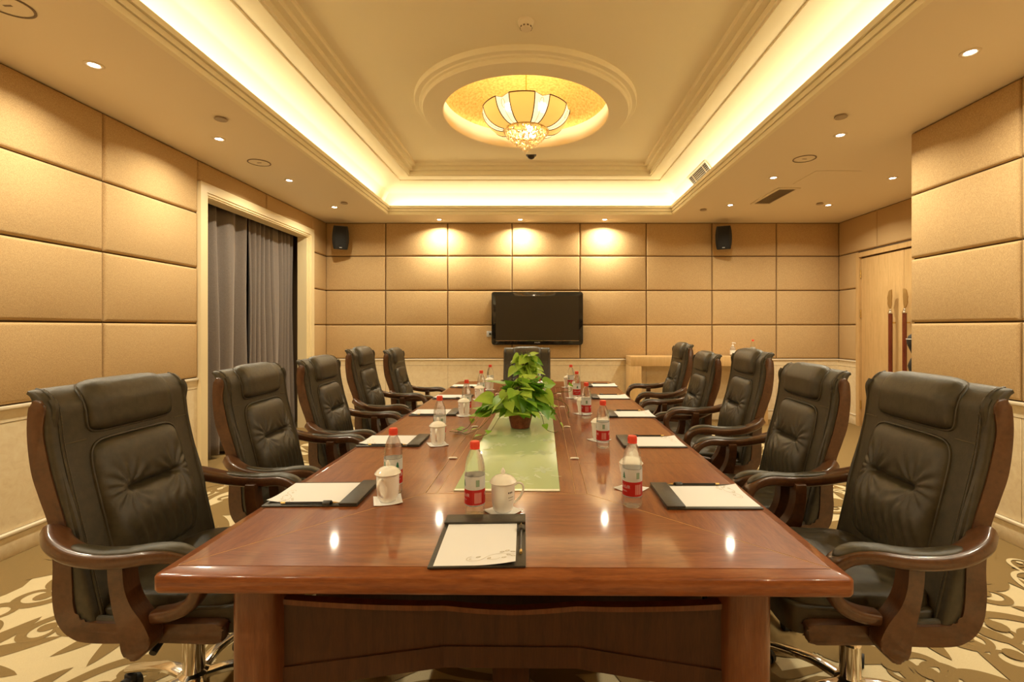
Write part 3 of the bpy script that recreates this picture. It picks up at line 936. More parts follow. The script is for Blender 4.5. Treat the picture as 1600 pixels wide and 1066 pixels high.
# underframe
lx = 0.715
for x in (-0.700, 0.668):
    for y in (1.30, 5.05):
        bm = bmesh.new(); box(bm, x - 0.062, x + 0.062, y, y + 0.22, 0, TZ - 0.056, 0.045, 6)
        obj('leg', bm, M['table_z'], tb)
for yy, sg in ((1.46, 1), (5.10, -1)):
    yo = yy - sg * 0.10
    ctr = (-0.20, 0.205)
    zt = lambda f: 0.505 + 0.095 * abs(f) ** 1.3
    spans = [((-0.66, yo), (ctr[0], yy)), ((ctr[0], yy), (ctr[1], yy)), ((ctr[1], yy), (0.63, yo))]
    for (xa, ya), (xb_, yb_) in spans:
        def strip(nm, z0f, z1f, off, th, mm):
            bm = bmesh.new(); n = 8
            A = []
            for k in range(n + 1):
                f = k / n; x = xa + (xb_ - xa) * f; y = ya + (yb_ - ya) * f - sg * off
                q = abs(x) / lx
                A.append([bm.verts.new((x, y, z0f(q))), bm.verts.new((x, y, z1f(q))), bm.verts.new((x, y + sg * th, z1f(q))), bm.verts.new((x, y + sg * th, z0f(q)))])
            for a, b in zip(A[:-1], A[1:]):
                for k in range(4): bm.faces.new((a[k], a[(k + 1) % 4], b[(k + 1) % 4], b[k]))
            bm.faces.new(A[0]); bm.faces.new(A[-1][::-1])
            obj(nm, bm, mm, tb)
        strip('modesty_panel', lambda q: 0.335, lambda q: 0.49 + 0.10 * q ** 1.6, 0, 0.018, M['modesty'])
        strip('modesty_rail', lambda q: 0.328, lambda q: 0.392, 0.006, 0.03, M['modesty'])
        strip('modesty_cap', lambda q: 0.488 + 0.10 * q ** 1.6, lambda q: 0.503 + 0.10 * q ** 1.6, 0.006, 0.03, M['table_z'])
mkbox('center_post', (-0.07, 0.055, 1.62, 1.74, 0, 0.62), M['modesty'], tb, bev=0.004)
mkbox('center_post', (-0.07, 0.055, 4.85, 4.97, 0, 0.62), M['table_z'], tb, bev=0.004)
mkbox('added_shade_box', (-0.66, 0.63, 1.60, 4.95, 0.42, TZ - 0.056), M['modesty'], tb, bev=0.004)  # added dark box standing in for shade in the gap above the modesty panel
# ================================================================== things on the table
SEATS = {'L1': 'first seat on the curtain side', 'L2': 'second seat on the curtain side', 'L3': 'third seat on the curtain side', 'L4': 'fourth seat on the curtain side', 'L5': 'fifth, farthest seat on the curtain side',
         'R1': 'first seat on the alcove side', 'R2': 'second seat on the alcove side', 'R3': 'third seat on the alcove side', 'R4': 'fourth seat on the alcove side', 'R5': 'fifth, farthest seat on the alcove side',
         'F': 'near head of the table', 'B': 'far head of the table'}
def at(px, py, z=TZ): return W(px, py, z)

# ---- writing folders, paper, pencils --------------------------------
M['folder'] = leather('black_grained_leatherette', (0.022, 0.019, 0.014), (0.040, 0.034, 0.024))
M['paper'] = mat('white_paper', (0.80, 0.80, 0.80), 0.6)
M['print'] = mat('grey_print', (0.50, 0.44, 0.32), 0.7)
M['pencil'] = mat('black_pencil_lacquer', (0.015, 0.013, 0.011), 0.3)
M['gilt'] = mat('pencil_gilt_band', (0.80, 0.58, 0.22), 0.3, metal=0.8)
# local frame: y toward the middle of the table (clip end), x along the table edge, origin at the centre
FW, FL = 0.245, 0.318
def make_folder():
    r = empty('writing_folder')
    mkbox('board', (-FW / 2, FW / 2, -FL / 2, FL / 2, 0.0, 0.006), M['folder'], r, bev=0.0025)
    mkbox('clip_band', (-FW / 2, FW / 2, FL / 2 - 0.062, FL / 2, 0.006, 0.0135), M['folder'], r, bev=0.0025)
    bm = bmesh.new(); sweep(bm, crom([(FW / 2 - 0.024, 0.055, 0.006), (FW / 2 - 0.022, 0.055, 0.0135), (FW / 2 - 0.013, 0.055, 0.0165), (FW / 2 - 0.004, 0.055, 0.0135), (FW / 2 - 0.002, 0.055, 0.006)], 4), 0.013, 0.0012, 10, 5)
    obj('pen_loop', bm, M['folder'], r)
    return r
def make_paper():
    w, l = 0.205, 0.268
    r = empty('note_paper')
    def fn(i, j):
        x, y = -w / 2 + w * i, -l / 2 + l * j
        k = max(0.0, (i - 0.45) * 1.6) ** 2 * max(0.0, 1 - j * 3.2) ** 2
        return (x, y, 0.0004 + 0.012 * k)
    bm = bmesh.new(); grid(bm, fn, 16, 16)
    o = obj('sheet', bm, M['paper'], r, 80)
    bm = bmesh.new()
    def zz(x, y):
        i, j = x / w + 0.5, y / l + 0.5
        return 0.0009 + 0.012 * max(0.0, (i - 0.45) * 1.6) ** 2 * max(0.0, 1 - j * 3.2) ** 2
    def ribbon(pts, wd):
        pts = crom(pts, 5); n = len(pts)
        A = []
        for k, p in enumerate(pts):
            q0, q1 = pts[max(0, k - 1)], pts[min(n - 1, k + 1)]
            dx, dy = q1[0] - q0[0], q1[1] - q0[1]; L = math.hypot(dx, dy) or 1
            a = (p[0] - dy / L * wd, p[1] + dx / L * wd); b = (p[0] + dy / L * wd, p[1] - dx / L * wd)
            A.append((bm.verts.new((*a, zz(*a))), bm.verts.new((*b, zz(*b)))))
        for (a, b), (c, d) in zip(A[:-1], A[1:]): bm.faces.new((a, b, d, c))
    ribbon([(-0.012, -0.088), (-0.022, -0.096), (-0.022, -0.107), (-0.008, -0.112), (0.012, -0.107), (0.028, -0.09), (0.045, -0.078), (0.07, -0.074), (0.10, -0.078)], 0.0006)
    ribbon([(-0.012, -0.098), (-0.016, -0.103), (-0.010, -0.105)], 0.0006)
    ribbon([(0.03, -0.098), (0.04, -0.106), (0.055, -0.104), (0.062, -0.097)], 0.0006)
    for x, y, a in ((0.060, -0.066, 0.3), (0.074, -0.060, 0.5), (0.088, -0.064, 0.1), (0.078, -0.080, -0.4), (0.066, -0.099, 0.3), (0.03, -0.104, 0.9), (0.0, -0.094, 0.4), (0.090, -0.086, -0.5)):
        ribbon([(x, y), (x + 0.006 * math.cos(a) - 0.003 * math.sin(a), y + 0.006 * math.sin(a) + 0.003 * math.cos(a)), (x + 0.013 * math.cos(a), y + 0.013 * math.sin(a))], 0.0009)
        ribbon([(x, y), (x + 0.006 * math.cos(a) + 0.003 * math.sin(a), y + 0.006 * math.sin(a) - 0.003 * math.cos(a)), (x + 0.013 * math.cos(a), y + 0.013 * math.sin(a))], 0.0009)
    obj('printed_vine', bm, M['print'], r, None, True)
    return r
def make_pencil():
    r = empty('pencil')
    x = FW / 2 - 0.013
    bm = bmesh.new(); tube(bm, [(0, -0.085, 0), (0, 0.075, 0)], 0.0036, 6); obj('shaft', bm, M['pencil'], r, None)
    bm = bmesh.new(); tube(bm, [(0, -0.099, 0), (0, -0.084, 0)], 0.0039, 8); obj('gilt_band', bm, M['gilt'], r, None)
    bm = bmesh.new(); bmesh.ops.create_cone(bm, cap_ends=True, segments=8, radius1=0.0036, radius2=0.0005, depth=0.02, matrix=T(0, 0.085, 0) @ Matrix.Rotation(-PI / 2, 4, 'X')); obj('tip', bm, M['gilt'], r, None)
    return r
PROTO = {}
def spawn(kind, maker, loc, rz, label, cat, group, name=None):
    if kind not in PROTO: o = PROTO[kind] = maker()
    else: o = copy_tree(PROTO[kind])
    o.location = loc; o.rotation_euler = (0, 0, rz)
    return tag(o, label, cat, group)
def seat_set(key, cx, cy, rz):
    s = SEATS[key]
    spawn('folder', make_folder, (cx, cy, TZ), rz, 'black leather writing folder at the ' + s, 'folder', 'writing folders on the table')
    R = Matrix.Rotation(rz, 3, 'Z')
    p = Vector((cx, cy, TZ)) + R @ Vector((-0.006, -0.021, 0.0062))
    spawn('paper', make_paper, p, rz, 'white note paper with a printed vine at the ' + s, 'paper', 'note paper in the folders')
    p = Vector((cx, cy, TZ)) + R @ Vector((FW / 2 - 0.013, 0.0, 0.0105))
    spawn('pencil', make_pencil, p, rz, 'black gilt-banded pencil at the ' + s, 'pencil', 'pencils in the folders')
# left side: clip toward +x -> local y is +x: rz = -90 deg ; pencil (local +x) then lies toward the camera
def quad_c(a, b, ya, yb):
    (x0, yy0), (x1, _) = at(a[0], a[1]), at(b[0], b[1])
    return (x0 + x1) / 2
for key, cx, cy in (('L1', -0.768, 1.725), ('L2', -0.757, 2.53), ('L3', -0.720, 3.375), ('L4', -0.730, 4.13), ('L5', -0.722, 4.90)):
    seat_set(key, cx, cy, -PI / 2 + (0.02 if key == 'L1' else 0.0))
for key, cx, cy in (('R1', 0.583, 1.70), ('R2', 0.585, 2.51), ('R3', 0.628, 3.31), ('R4', 0.612, 4.13), ('R5', 0.648, 4.96)):
    seat_set(key, cx, cy, PI / 2)
seat_set('F', -0.158, 1.352, 0.03)
seat_set('B', 0.02, 5.20, PI)

# ---- water bottles -----------------------------------------------
M['water'] = mat('bottled_water', (0.97, 0.98, 0.96), 0.02, trans=1.0, ior=1.22)
nt, b_ = nodes(M['water'])
tb_ = nt.nodes.new('ShaderNodeBsdfTransparent'); tb_.inputs[0].default_value = (0.97, 0.975, 0.955, 1)
mx_ = nt.nodes.new('ShaderNodeMixShader'); mx_.inputs[0].default_value = 0.5
nt.links.new(b_.outputs[0], mx_.inputs[1]); nt.links.new(tb_.outputs[0], mx_.inputs[2])
nt.links.new(mx_.outputs[0], nt.nodes['Material Output'].inputs[0])
M['cap'] = mat('red_cap', (0.78, 0.075, 0.04), 0.35)
M['lab_w'] = mat('label_white', (0.86, 0.86, 0.84), 0.4)
M['lab_r'] = mat('label_red', (0.62, 0.030, 0.025), 0.4)
M['lab_g'] = mat('label_green', (0.02, 0.17, 0.09), 0.4)
M['lab_p'] = mat('label_pale_green', (0.25, 0.36, 0.26), 0.4)
M['lab_pk'] = mat('label_fine_print', (0.80, 0.42, 0.36), 0.4)
for k_ in ('lab_w', 'lab_r'):
    nt, b_ = nodes(M[k_])
    tl_ = nt.nodes.new('ShaderNodeBsdfTranslucent'); tl_.inputs[0].default_value = b_.inputs['Base Color'].default_value
    mx_ = nt.nodes.new('ShaderNodeMixShader'); mx_.inputs[0].default_value = 0.4
    nt.links.new(b_.outputs[0], mx_.inputs[1]); nt.links.new(tl_.outputs[0], mx_.inputs[2])
    nt.links.new(mx_.outputs[0], nt.nodes['Material Output'].inputs[0])
def wrap_mesh(me, r, z0, a0):
    """bend a flat XY mesh round the bottle: x -> angle, y -> height (front faces -y)"""
    for v in me.vertices:
        a = a0 + v.co.x / r - PI / 2
        v.co = Vector((r * math.cos(a), r * math.sin(a), z0 + v.co.y))
    return me
def patch(x0, x1, z0, z1, r, n=4):
    bm = bmesh.new()
    grid(bm, lambda i, j: (r * math.cos((x0 + (x1 - x0) * i) / r - PI / 2), r * math.sin((x0 + (x1 - x0) * i) / r - PI / 2), z0 + (z1 - z0) * j), n, 1)
    return bm
def make_bottle():
    b = empty('water_bottle')
    prof = [(0, 0.004), (0.012, 0.003), (0.021, 0.0005), (0.026, 0.0), (0.030, 0.004), (0.0322, 0.012), (0.0322, 0.022), (0.0312, 0.026), (0.0324, 0.031), (0.0324, 0.134), (0.0318, 0.138), (0.0326, 0.143), (0.0312, 0.148), (0.0322, 0.153), (0.0303, 0.158), (0.0308, 0.163), (0.0288, 0.168), (0.0284, 0.174), (0.0262, 0.181), (0.0232, 0.190), (0.0195, 0.199), (0.0160, 0.206), (0.0135, 0.211), (0.0128, 0.219), (0, 0.219)]
    bm = bmesh.new(); lathe(bm, prof, 40); obj('bottle_body', bm, M['water'], b, 60)
    bm = bmesh.new()
    lathe(bm, [(0.0130, 0.2115), (0.0160, 0.2115), (0.0160, 0.2145), (0.0150, 0.215), (0.0152, 0.232), (0.0138, 0.2355), (0, 0.2355)], 32)
    cap = obj('cap', bm, M['cap'], b, 40)
    bm = bmesh.new()
    for k in range(30):
        a = 2 * PI * k / 30
        tube(bm, [(0.0152 * math.cos(a), 0.0152 * math.sin(a), 0.217), (0.0152 * math.cos(a), 0.0152 * math.sin(a), 0.230)], 0.0006, 4)
    o = obj('cap_knurling', bm, M['cap'], cap, None); o['kind'] = 'stuff'
    R = 0.0328
    bm = bmesh.new(); lathe(bm, [(R - 0.0006, 0.036), (R, 0.036), (R, 0.1305), (R - 0.0006, 0.1305)], 48); lab = obj('label_sleeve', bm, M['lab_w'], b, 60)
    lab['label'] = 'white and red printed label'
    bm = bmesh.new(); lathe(bm, [(R + 0.00015, 0.040), (R + 0.0002, 0.0875)], 48); obj('red_band', bm, M['lab_r'], lab, 60)
    bm = bmesh.new(); lathe(bm, [(R + 0.00015, 0.1293), (R + 0.0002, 0.1303)], 48); lathe(bm, [(R + 0.00018, 0.0372), (R + 0.0002, 0.0382)], 48); obj('dark_stripe', bm, M['black'], lab, 60)
    for a0 in (0.0, PI):
        me = wrap_mesh(text_mesh('农夫山泉', 0.0125, 1), R + 0.0004, 0.070, a0); link('brand_lettering', me, M['lab_w'], lab)
        me = wrap_mesh(text_mesh('饮用天然水', 0.0056, 1), R + 0.0004, 0.056, a0); link('lettering', me, M['lab_w'], lab)
        bm = bmesh.new()      # fir-tree emblem
        for z0, z1, w in ((0.098, 0.108, 0.0085), (0.104, 0.114, 0.0066), (0.110, 0.120, 0.0046)):
            vs_ = []
            for x, z in ((-w, z0), (0, z0 + 0.001), (w, z0), (0, z1)):
                a = a0 + x / R - PI / 2
                vs_.append(bm.verts.new(((R + 0.0004) * math.cos(a), (R + 0.0004) * math.sin(a), z)))
            bm.faces.new(vs_)
        vs_ = []
        for x, z in ((-0.0012, 0.094), (0.0012, 0.094), (0.0012, 0.099), (-0.0012, 0.099)):
            a = a0 + x / R - PI / 2; vs_.append(bm.verts.new(((R + 0.0004) * math.cos(a), (R + 0.0004) * math.sin(a), z)))
        bm.faces.new(vs_)
        obj('tree_emblem', bm, M['lab_g'], lab, None)
    for a0 in (PI / 2, -PI / 2):
        s = a0 * R
        bm = patch(s - 0.006, s + 0.006, 0.098, 0.119, R + 0.0003); obj('green_stamp', bm, M['lab_p'], lab, None)
        bm = bmesh.new()
        for k in range(6):
            x = s - 0.010 + 0.004 * k
            grid(bm, lambda i, j: ((R + 0.0004) * math.cos((x + 0.0017 * i) / R - PI / 2), (R + 0.0004) * math.sin((x + 0.0017 * i) / R - PI / 2), 0.046 + 0.033 * j), 1, 1)
        o = obj('fine_print', bm, M['lab_pk'], lab, None); o['kind'] = 'stuff'
    return b
def bottle(key, px, py, turn, extra=''):
    x, y = at(px, py)
    spawn('bottle', make_bottle, (x, y + 0.0, TZ), turn, 'red-capped plastic water bottle at the ' + SEATS[key] + extra, 'bottle', 'water bottles on the table')
for key, px, py, tn in (('L1', 614.5, 770.5, 0.75), ('L2', 687, 687.5, -1.0), ('L3', 729, 646.3, 0.4), ('L4', 752, 622.4, -0.8), ('L5', 766, 607.5, 0.2),
                        ('F', 742, 804, -1.15), ('R1', 988, 790, -1.15), ('R2', 942, 699, -1.57), ('R3', 916, 653, -1.57), ('R4', 901, 624.3, 0.1), ('R5', 892, 607.5, -0.7), ('B', 840, 601, 0.3)):
    bottle(key, px, py, tn)

# ---- lidded mugs and paper coasters ------------------------------
M['china'] = mat('ivory_china', (0.88, 0.86, 0.79), 0.12, coat=0.6)
M['ink'] = mat('dark_ink', (0.06, 0.05, 0.04), 0.5)
def make_mug():
    g = empty('lidded_mug')
    bm = bmesh.new()
    lathe(bm, [(0, 0.003), (0.022, 0.003), (0.024, 0.0), (0.0275, 0.002), (0.0325, 0.010), (0.0362, 0.026), (0.0378, 0.05), (0.0384, 0.088), (0.0396, 0.0925), (0.0386, 0.0935), (0.0366, 0.088), (0.036, 0.05), (0.034, 0.026), (0.03, 0.012), (0, 0.008)], 48)
    obj('mug_body', bm, M['china'], g, 60)
    bm = bmesh.new()
    lathe(bm, [(0, 0.0935), (0.034, 0.0935), (0.0435, 0.0945), (0.0445, 0.0965), (0.042, 0.0995), (0.035, 0.108), (0.024, 0.1155), (0.012, 0.1185), (0.006, 0.1195), (0.0052, 0.122), (0.0078, 0.127), (0.0074, 0.131), (0.0040, 0.137), (0.0012, 0.141), (0, 0.1412)], 40)
    obj('lid', bm, M['china'], g, 60)
    pts = crom([(0.0365, 0, 0.081), (0.050, 0, 0.088), (0.063, 0, 0.083), (0.068, 0, 0.070), (0.064, 0, 0.054), (0.054, 0, 0.037), (0.0365, 0, 0.023)], 6)
    bm = bmesh.new(); sweep(bm, pts, 0.0052, 0.0030, 10, 2.4); obj('handle', bm, M['china'], g, 70)
    bm = bmesh.new()
    R = 0.0386
    for a0, zz, n, w in ((-1.15, 0.066, 3, 0.0042), (-1.05, 0.052, 8, 0.0018), (-1.05, 0.044, 9, 0.0013)):
        for k in range(n):
            s = a0 * R + (k - (n - 1) / 2) * w * 1.5
            grid(bm, lambda i, j: (R * math.cos((s + w * i) / R), R * math.sin((s + w * i) / R), zz + w * 1.25 * j), 1, 1)
    o = obj('printed_mark', bm, M['ink'], g, None); o['kind'] = 'stuff'
    return g
def make_coaster():
    c = empty('paper_coaster')
    def fn(i, j):
        x, y = -0.047 + 0.094 * i, -0.047 + 0.094 * j
        r = math.hypot(x, y)
        return (x, y, 0.0009 + 0.004 * max(0, r - 0.045) / 0.02)
    bm = bmesh.new(); grid(bm, fn, 10, 10)
    o = obj('napkin_sheet', bm, M['paper'], c, 80)
    md = o.modifiers.new('thickness', 'SOLIDIFY'); md.thickness = 0.0009
    return c
for key, px, py, hz, cz in (('L1', 606, 783, -1.75, 0.35), ('L2', 684, 695, -1.5, 0.45), ('L3', 725, 649.8, -1.4, 0.5), ('L4', 749, 624.8, -1.3, 0.4), ('L5', 765, 609.4, -1.4, 0.5),
                            ('F', 786, 799, 0.25, 0.80), ('R1', 986, 764, 2.0, 0.75), ('R2', 936, 688, 2.0, 0.7), ('R3', 911, 647, 2.1, 0.75), ('R4', 895, 622, 2.0, 0.7), ('R5', 887, 605.6, 2.0, 0.75), ('B', 829, 602, 0.6, 0.5)):
    x, y = at(px, py)
    spawn('coaster', make_coaster, (x, y, TZ), cz, 'white paper coaster under the mug at the ' + SEATS[key], 'coaster', 'paper coasters under the mugs')
    spawn('mug', make_mug, (x, y, TZ + 0.0014), hz, 'ivory china mug with a knobbed lid at the ' + SEATS[key], 'mug', 'lidded mugs on the table')

# ---- pothos plants ------------------------------------------------
def leaf_mat(name, c0, c1):
    m = mat(name, c1, 0.35, spec=0.5)
    nt, b = nodes(m)
    t = tex(m, (22, 22, 22), Detail=3.0)
    c = ramp(m, t.outputs[0], [(0.35, c0), (0.65, c1)])
    basecol(m, c)
    tr = nt.nodes.new('ShaderNodeBsdfTranslucent'); nt.links.new(c, tr.inputs[0])
    mx = nt.nodes.new('ShaderNodeMixShader'); mx.inputs[0].default_value = 0.3
    nt.links.new(b.outputs[0], mx.inputs[1]); nt.links.new(tr.outputs[0], mx.inputs[2])
    nt.links.new(mx.outputs[0], nt.nodes['Material Output'].inputs[0])
    return m
LEAVES = [leaf_mat('leaf_green', (0.09, 0.27, 0.018), (0.17, 0.40, 0.035)), leaf_mat('leaf_lime', (0.36, 0.58, 0.06), (0.55, 0.72, 0.13)), leaf_mat('leaf_mid', (0.19, 0.42, 0.03), (0.33, 0.56, 0.06))]
M['vine'] = mat('vine_stem', (0.12, 0.13, 0.03), 0.6)
M['terracotta'] = mat('terracotta', (0.30, 0.075, 0.035), 0.55)
t = tex(M['terracotta'], (12, 12, 12), Detail=5.0)
basecol(M['terracotta'], ramp(M['terracotta'], t.outputs[0], [(0.3, (0.20, 0.050, 0.025)), (0.7, (0.34, 0.10, 0.05))]))
M['soil'] = mat('potting_soil', (0.03, 0.02, 0.012), 0.95)
def leaf_mesh(m, curl, fold):
    """heart-shaped blade from the stalk (origin) along +x, unit length 1"""
    half = [(0.0, 0.0), (-0.07, 0.10), (-0.09, 0.24), (0.0, 0.36), (0.14, 0.41), (0.32, 0.38), (0.52, 0.29), (0.72, 0.17), (0.88, 0.07), (1.0, 0.0)]
    me = bpy.data.meshes.new('leaf')
    mid = [(0.0, 0), (0.0, 0), (0.02, 0), (0.08, 0), (0.17, 0), (0.33, 0), (0.52, 0), (0.72, 0), (0.88, 0), (1.0, 0)]
    bm = bmesh.new()
    def P(x, y): return (x, y, fold * abs(y) * 0.6 - curl * x * x * 0.5 - 0.25 * y * y)
    M_ = {}
    def mv(x, y):
        k = (round(x, 4), round(y, 4))
        if k not in M_: M_[k] = bm.verts.new(P(x, y))
        return M_[k]
    for sd in (1, -1):
        for k in range(len(half) - 1):
            a, b = mid[k], mid[k + 1]; c, d = half[k + 1], half[k]
            am = ((d[0] + a[0]) / 2, (d[1] + a[1]) / 2); bm_ = ((c[0] + b[0]) / 2, (c[1] + b[1]) / 2)
            for q in ([a, b, bm_, am], [am, bm_, c, d]):
                vs_ = []
                for x, y in q:
                    v = mv(x, sd * y)
                    if v not in vs_: vs_.append(v)
                if len(vs_) >= 3:
                    try: bm.faces.new(vs_ if sd > 0 else vs_[::-1])
                    except ValueError: pass
    bm.to_mesh(me); bm.free()
    me.materials.append(m)
    for p in me.polygons: p.use_smooth = True
    return me
LM = [leaf_mesh(m, c, f) for m in LEAVES for c, f in ((0.25, 0.25), (0.5, 0.1), (0.1, 0.45))]
def make_plant(name, loc, label, seed, nleaf, rx, rz_, hz, vines, lime=0.33):
    r = random.Random(seed)
    root = empty(name, loc, 0, label, 'plant')
    bm = bmesh.new()
    lathe(bm, [(0, 0), (0.050, 0), (0.056, 0.004), (0.078, 0.100), (0.086, 0.103), (0.090, 0.128), (0.086, 0.132), (0.080, 0.130), (0.076, 0.112), (0, 0.108)], 40)
    pot = obj('pot', bm, M['terracotta'], root, 40); pot['label'] = 'terracotta flower pot'
    bm = bmesh.new(); lathe(bm, [(0.0715, 0.1125), (0.0, 0.118)], 24); obj('soil', bm, M['soil'], pot, 80)
    st = bmesh.new()
    def put(p, d, size, roll, mi):
        d = d.normalized()
        up = Vector((0, 0, 1)); s = up.cross(d)
        if s.length < 1e-3: s = Vector((1, 0, 0))
        s.normalize(); n = d.cross(s)
        R = Matrix((d, s, n)).transposed().to_4x4() @ Matrix.Rotation(roll, 4, 'X')
        o = bpy.data.objects.new('leaf', LM[mi]); COL.objects.link(o)
        o.parent = root
        o.matrix_local = Matrix.Translation(p) @ R @ Matrix.Diagonal((size, size, size, 1))
        return n
    for k in range(nleaf):
        # spread over a dome round the rim, denser toward the camera side
        a = r.uniform(0, 2 * PI) if r.random() < 0.55 else -PI / 2 + r.gauss(0, 0.9)
        e = r.uniform(-0.45, 1.45)
        q = r.uniform(0.45, 1.0)
        p = Vector((rx * q * math.cos(a) * math.cos(e * 0.9), rx * 0.85 * q * math.sin(a) * math.cos(e * 0.9), 0.155 + hz + rz_ * q * math.sin(e)))
        size = r.uniform(0.075, 0.135) * (0.8 if e > 1.1 else 1.0)
        d = Vector((math.cos(a + r.gauss(0, 0.5)), math.sin(a + r.gauss(0, 0.5)), r.uniform(-0.9, 0.15) if e < 0.9 else r.uniform(-0.3, 0.7)))
        d.normalize()
        if p.z + d.z * size * 0.65 < 0.03: d.z = (0.03 - p.z) / (size * 0.65)
        mi = (3 + r.randrange(3)) if r.random() < lime else (r.randrange(3) if r.random() < 0.5 else 6 + r.randrange(3))
        put(p - d.normalized() * size * 0.35, d, size, r.gauss(0, 0.45), mi)
        b = p - d.normalized() * size * 0.35
        m_ = Vector((b.x * 0.45, b.y * 0.45, max(b.z + 0.02, 0.15)))
        tube(st, crom([(r.uniform(-0.03, 0.03), r.uniform(-0.03, 0.03), 0.11), tuple(m_), tuple(b)], 4), 0.0018, 5)
    for pts, lv in vines:
        c = crom(pts, 6)
        tube(st, c, 0.0017, 5)
        for f in lv:
            i = int(f * (len(c) - 2)); p = Vector(c[i]); d = Vector(c[i + 1]) - p
            d = d.normalized() + Vector((r.gauss(0, 0.5), r.gauss(0, 0.5), 0.25))
            put(p + Vector((0, 0, 0.014)), d, r.uniform(0.032, 0.05), r.gauss(0, 0.12), r.choice([0, 3, 4, 6, 7]))
    s = obj('stems', st, M['vine'], root, 80); s['kind'] = 'stuff'
    return root
px_, py_ = W(813, 668, TZ + 0.0025)
V1 = [([(-0.06, -0.02, 0.13), (-0.16, -0.03, 0.15), (-0.25, -0.06, 0.09), (-0.30, -0.09, 0.02), (-0.345, -0.12, 0.004), (-0.36, -0.17, 0.004)], (0.55, 0.75, 0.95)),
      ([(-0.05, -0.04, 0.13), (-0.13, -0.10, 0.12), (-0.22, -0.14, 0.03), (-0.29, -0.20, 0.004), (-0.33, -0.16, 0.004), (-0.40, -0.13, 0.004)], (0.5, 0.7, 0.85)),
      ([(-0.05, -0.05, 0.13), (-0.11, -0.14, 0.09), (-0.16, -0.2, 0.02), (-0.21, -0.27, 0.004), (-0.24, -0.31, 0.004)], (0.6, 0.8)),
      ([(0.06, -0.02, 0.13), (0.16, -0.03, 0.15), (0.22, -0.05, 0.07), (0.245, -0.07, 0.012), (0.25, -0.12, 0.004)], (0.45, 0.7)),
      ([(0.06, 0.0, 0.13), (0.20, 0.0, 0.17), (0.28, 0.0, 0.13), (0.29, -0.02, 0.06)], (0.5, 0.8, 0.97)),
      ([(0.05, -0.04, 0.13), (0.12, -0.10, 0.10), (0.15, -0.13, 0.02), (0.20, -0.15, 0.003), (0.22, -0.12, 0.003)], (0.5,)),
      ([(0.06, 0.02, 0.13), (0.22, 0.05, 0.2), (0.30, 0.04, 0.21), (0.305, 0.03, 0.24)], (0.7, 0.97))]
make_plant('potted_pothos', (px_, py_, TZ + 0.0025), 'large trailing pothos in a terracotta pot at the front of the glass plate', 4, 105, 0.25, 0.155, -0.01, V1, 0.34)
px2, py2 = W(822, 613, TZ + 0.0025)
make_plant('potted_pothos', (px2, py2, TZ + 0.0025), 'smaller lime pothos farther along the table, behind the large one', 9, 70, 0.15, 0.15, 0.06, [], 0.85)
# ================================================================== ceiling fittings
# ---- downlights in view ---------------------------------------------
M['lamp'] = mat('lit_lamp', (1, 1, 1), 0.3, emit=(1.0, 0.93, 0.78), emit_s=28.0)
M['fit'] = mat('white_fitting', (0.80, 0.70, 0.55), 0.4)
M['fit_dark'] = mat('fitting_shadow', (0.20, 0.14, 0.09), 0.5)
def make_downlight():
    d = empty('downlight')
    bm = bmesh.new(); lathe(bm, [(0.026, 0.0), (0.030, -0.005), (0.046, -0.006), (0.050, -0.003), (0.050, 0.0)], 32); obj('trim_ring', bm, M['fit'], d, 50)
    bm = bmesh.new(); lathe(bm, [(0.0265, -0.0015), (0.022, -0.0030), (0.0, -0.0042)], 24); obj('lamp', bm, M['lamp'], d, 60)
    return d
NAMES = []
for i, y in enumerate((2.83, 3.94, 5.05, 6.17)): NAMES.append((-2.62, y, ['nearest', 'second', 'third', 'farthest'][i] + ' lit downlight in the ceiling row along the curtain wall'))
for i, y in enumerate((2.70, 3.86, 4.96, 6.07)): NAMES.append((2.43, y, ['nearest', 'second', 'third', 'farthest'][i] + ' lit downlight in the ceiling row on the alcove side of the tray'))
NAMES += [(3.67, 4.97, 'lit downlight nearer the door in the alcove ceiling'), (3.67, 6.07, 'lit downlight nearer the back wall in the alcove ceiling')]
NAMES += [(-1.42, 6.88, 'lit downlight by the back wall, on the curtain side of the television'), (-0.257, 6.88, 'lit downlight by the back wall, straight above the television'), (0.954, 6.88, 'lit downlight by the back wall, on the alcove side of the television')]
for x, y, lab in NAMES: spawn('downlight', make_downlight, (x, y, ZC), 0, lab, 'downlight', 'recessed downlights')
# ---- flush ceiling loudspeakers, detectors, plates ------------------
def ceil_at(px, py, z=ZC): return W(px, py, z)
def make_flush_speaker():
    d = empty('ceiling_speaker')
    bm = bmesh.new(); lathe(bm, [(0.098, 0), (0.099, -0.004), (0.093, -0.006), (0.088, -0.004)], 40); obj('rim', bm, M['fit_dark'], d, 40)
    bm = bmesh.new(); lathe(bm, [(0.088, -0.0015), (0.0, -0.003)], 32); obj('grille', bm, M['soffit'], d, 40)
    bm = bmesh.new(); box(bm, -0.02, 0.02, -0.006, 0.006, -0.0045, -0.002, 0.001, 1); obj('badge', bm, M['fit_dark'], d)
    return d
for px, py, lab in ((405, 254, 'round flush loudspeaker in the ceiling above the curtained doorway'), (1257, 248, 'round flush loudspeaker in the ceiling by the access panel'), (12, 8, 'round flush loudspeaker cut off by the top corner of the photograph, above the curtain wall')):
    x, y = ceil_at(px, py); spawn('flush', make_flush_speaker, (x, y, ZC), 0, lab, 'loudspeaker', 'flush ceiling loudspeakers')
M['plate'] = mat('sprinkler_plate_grey', (0.42, 0.34, 0.25), 0.4)
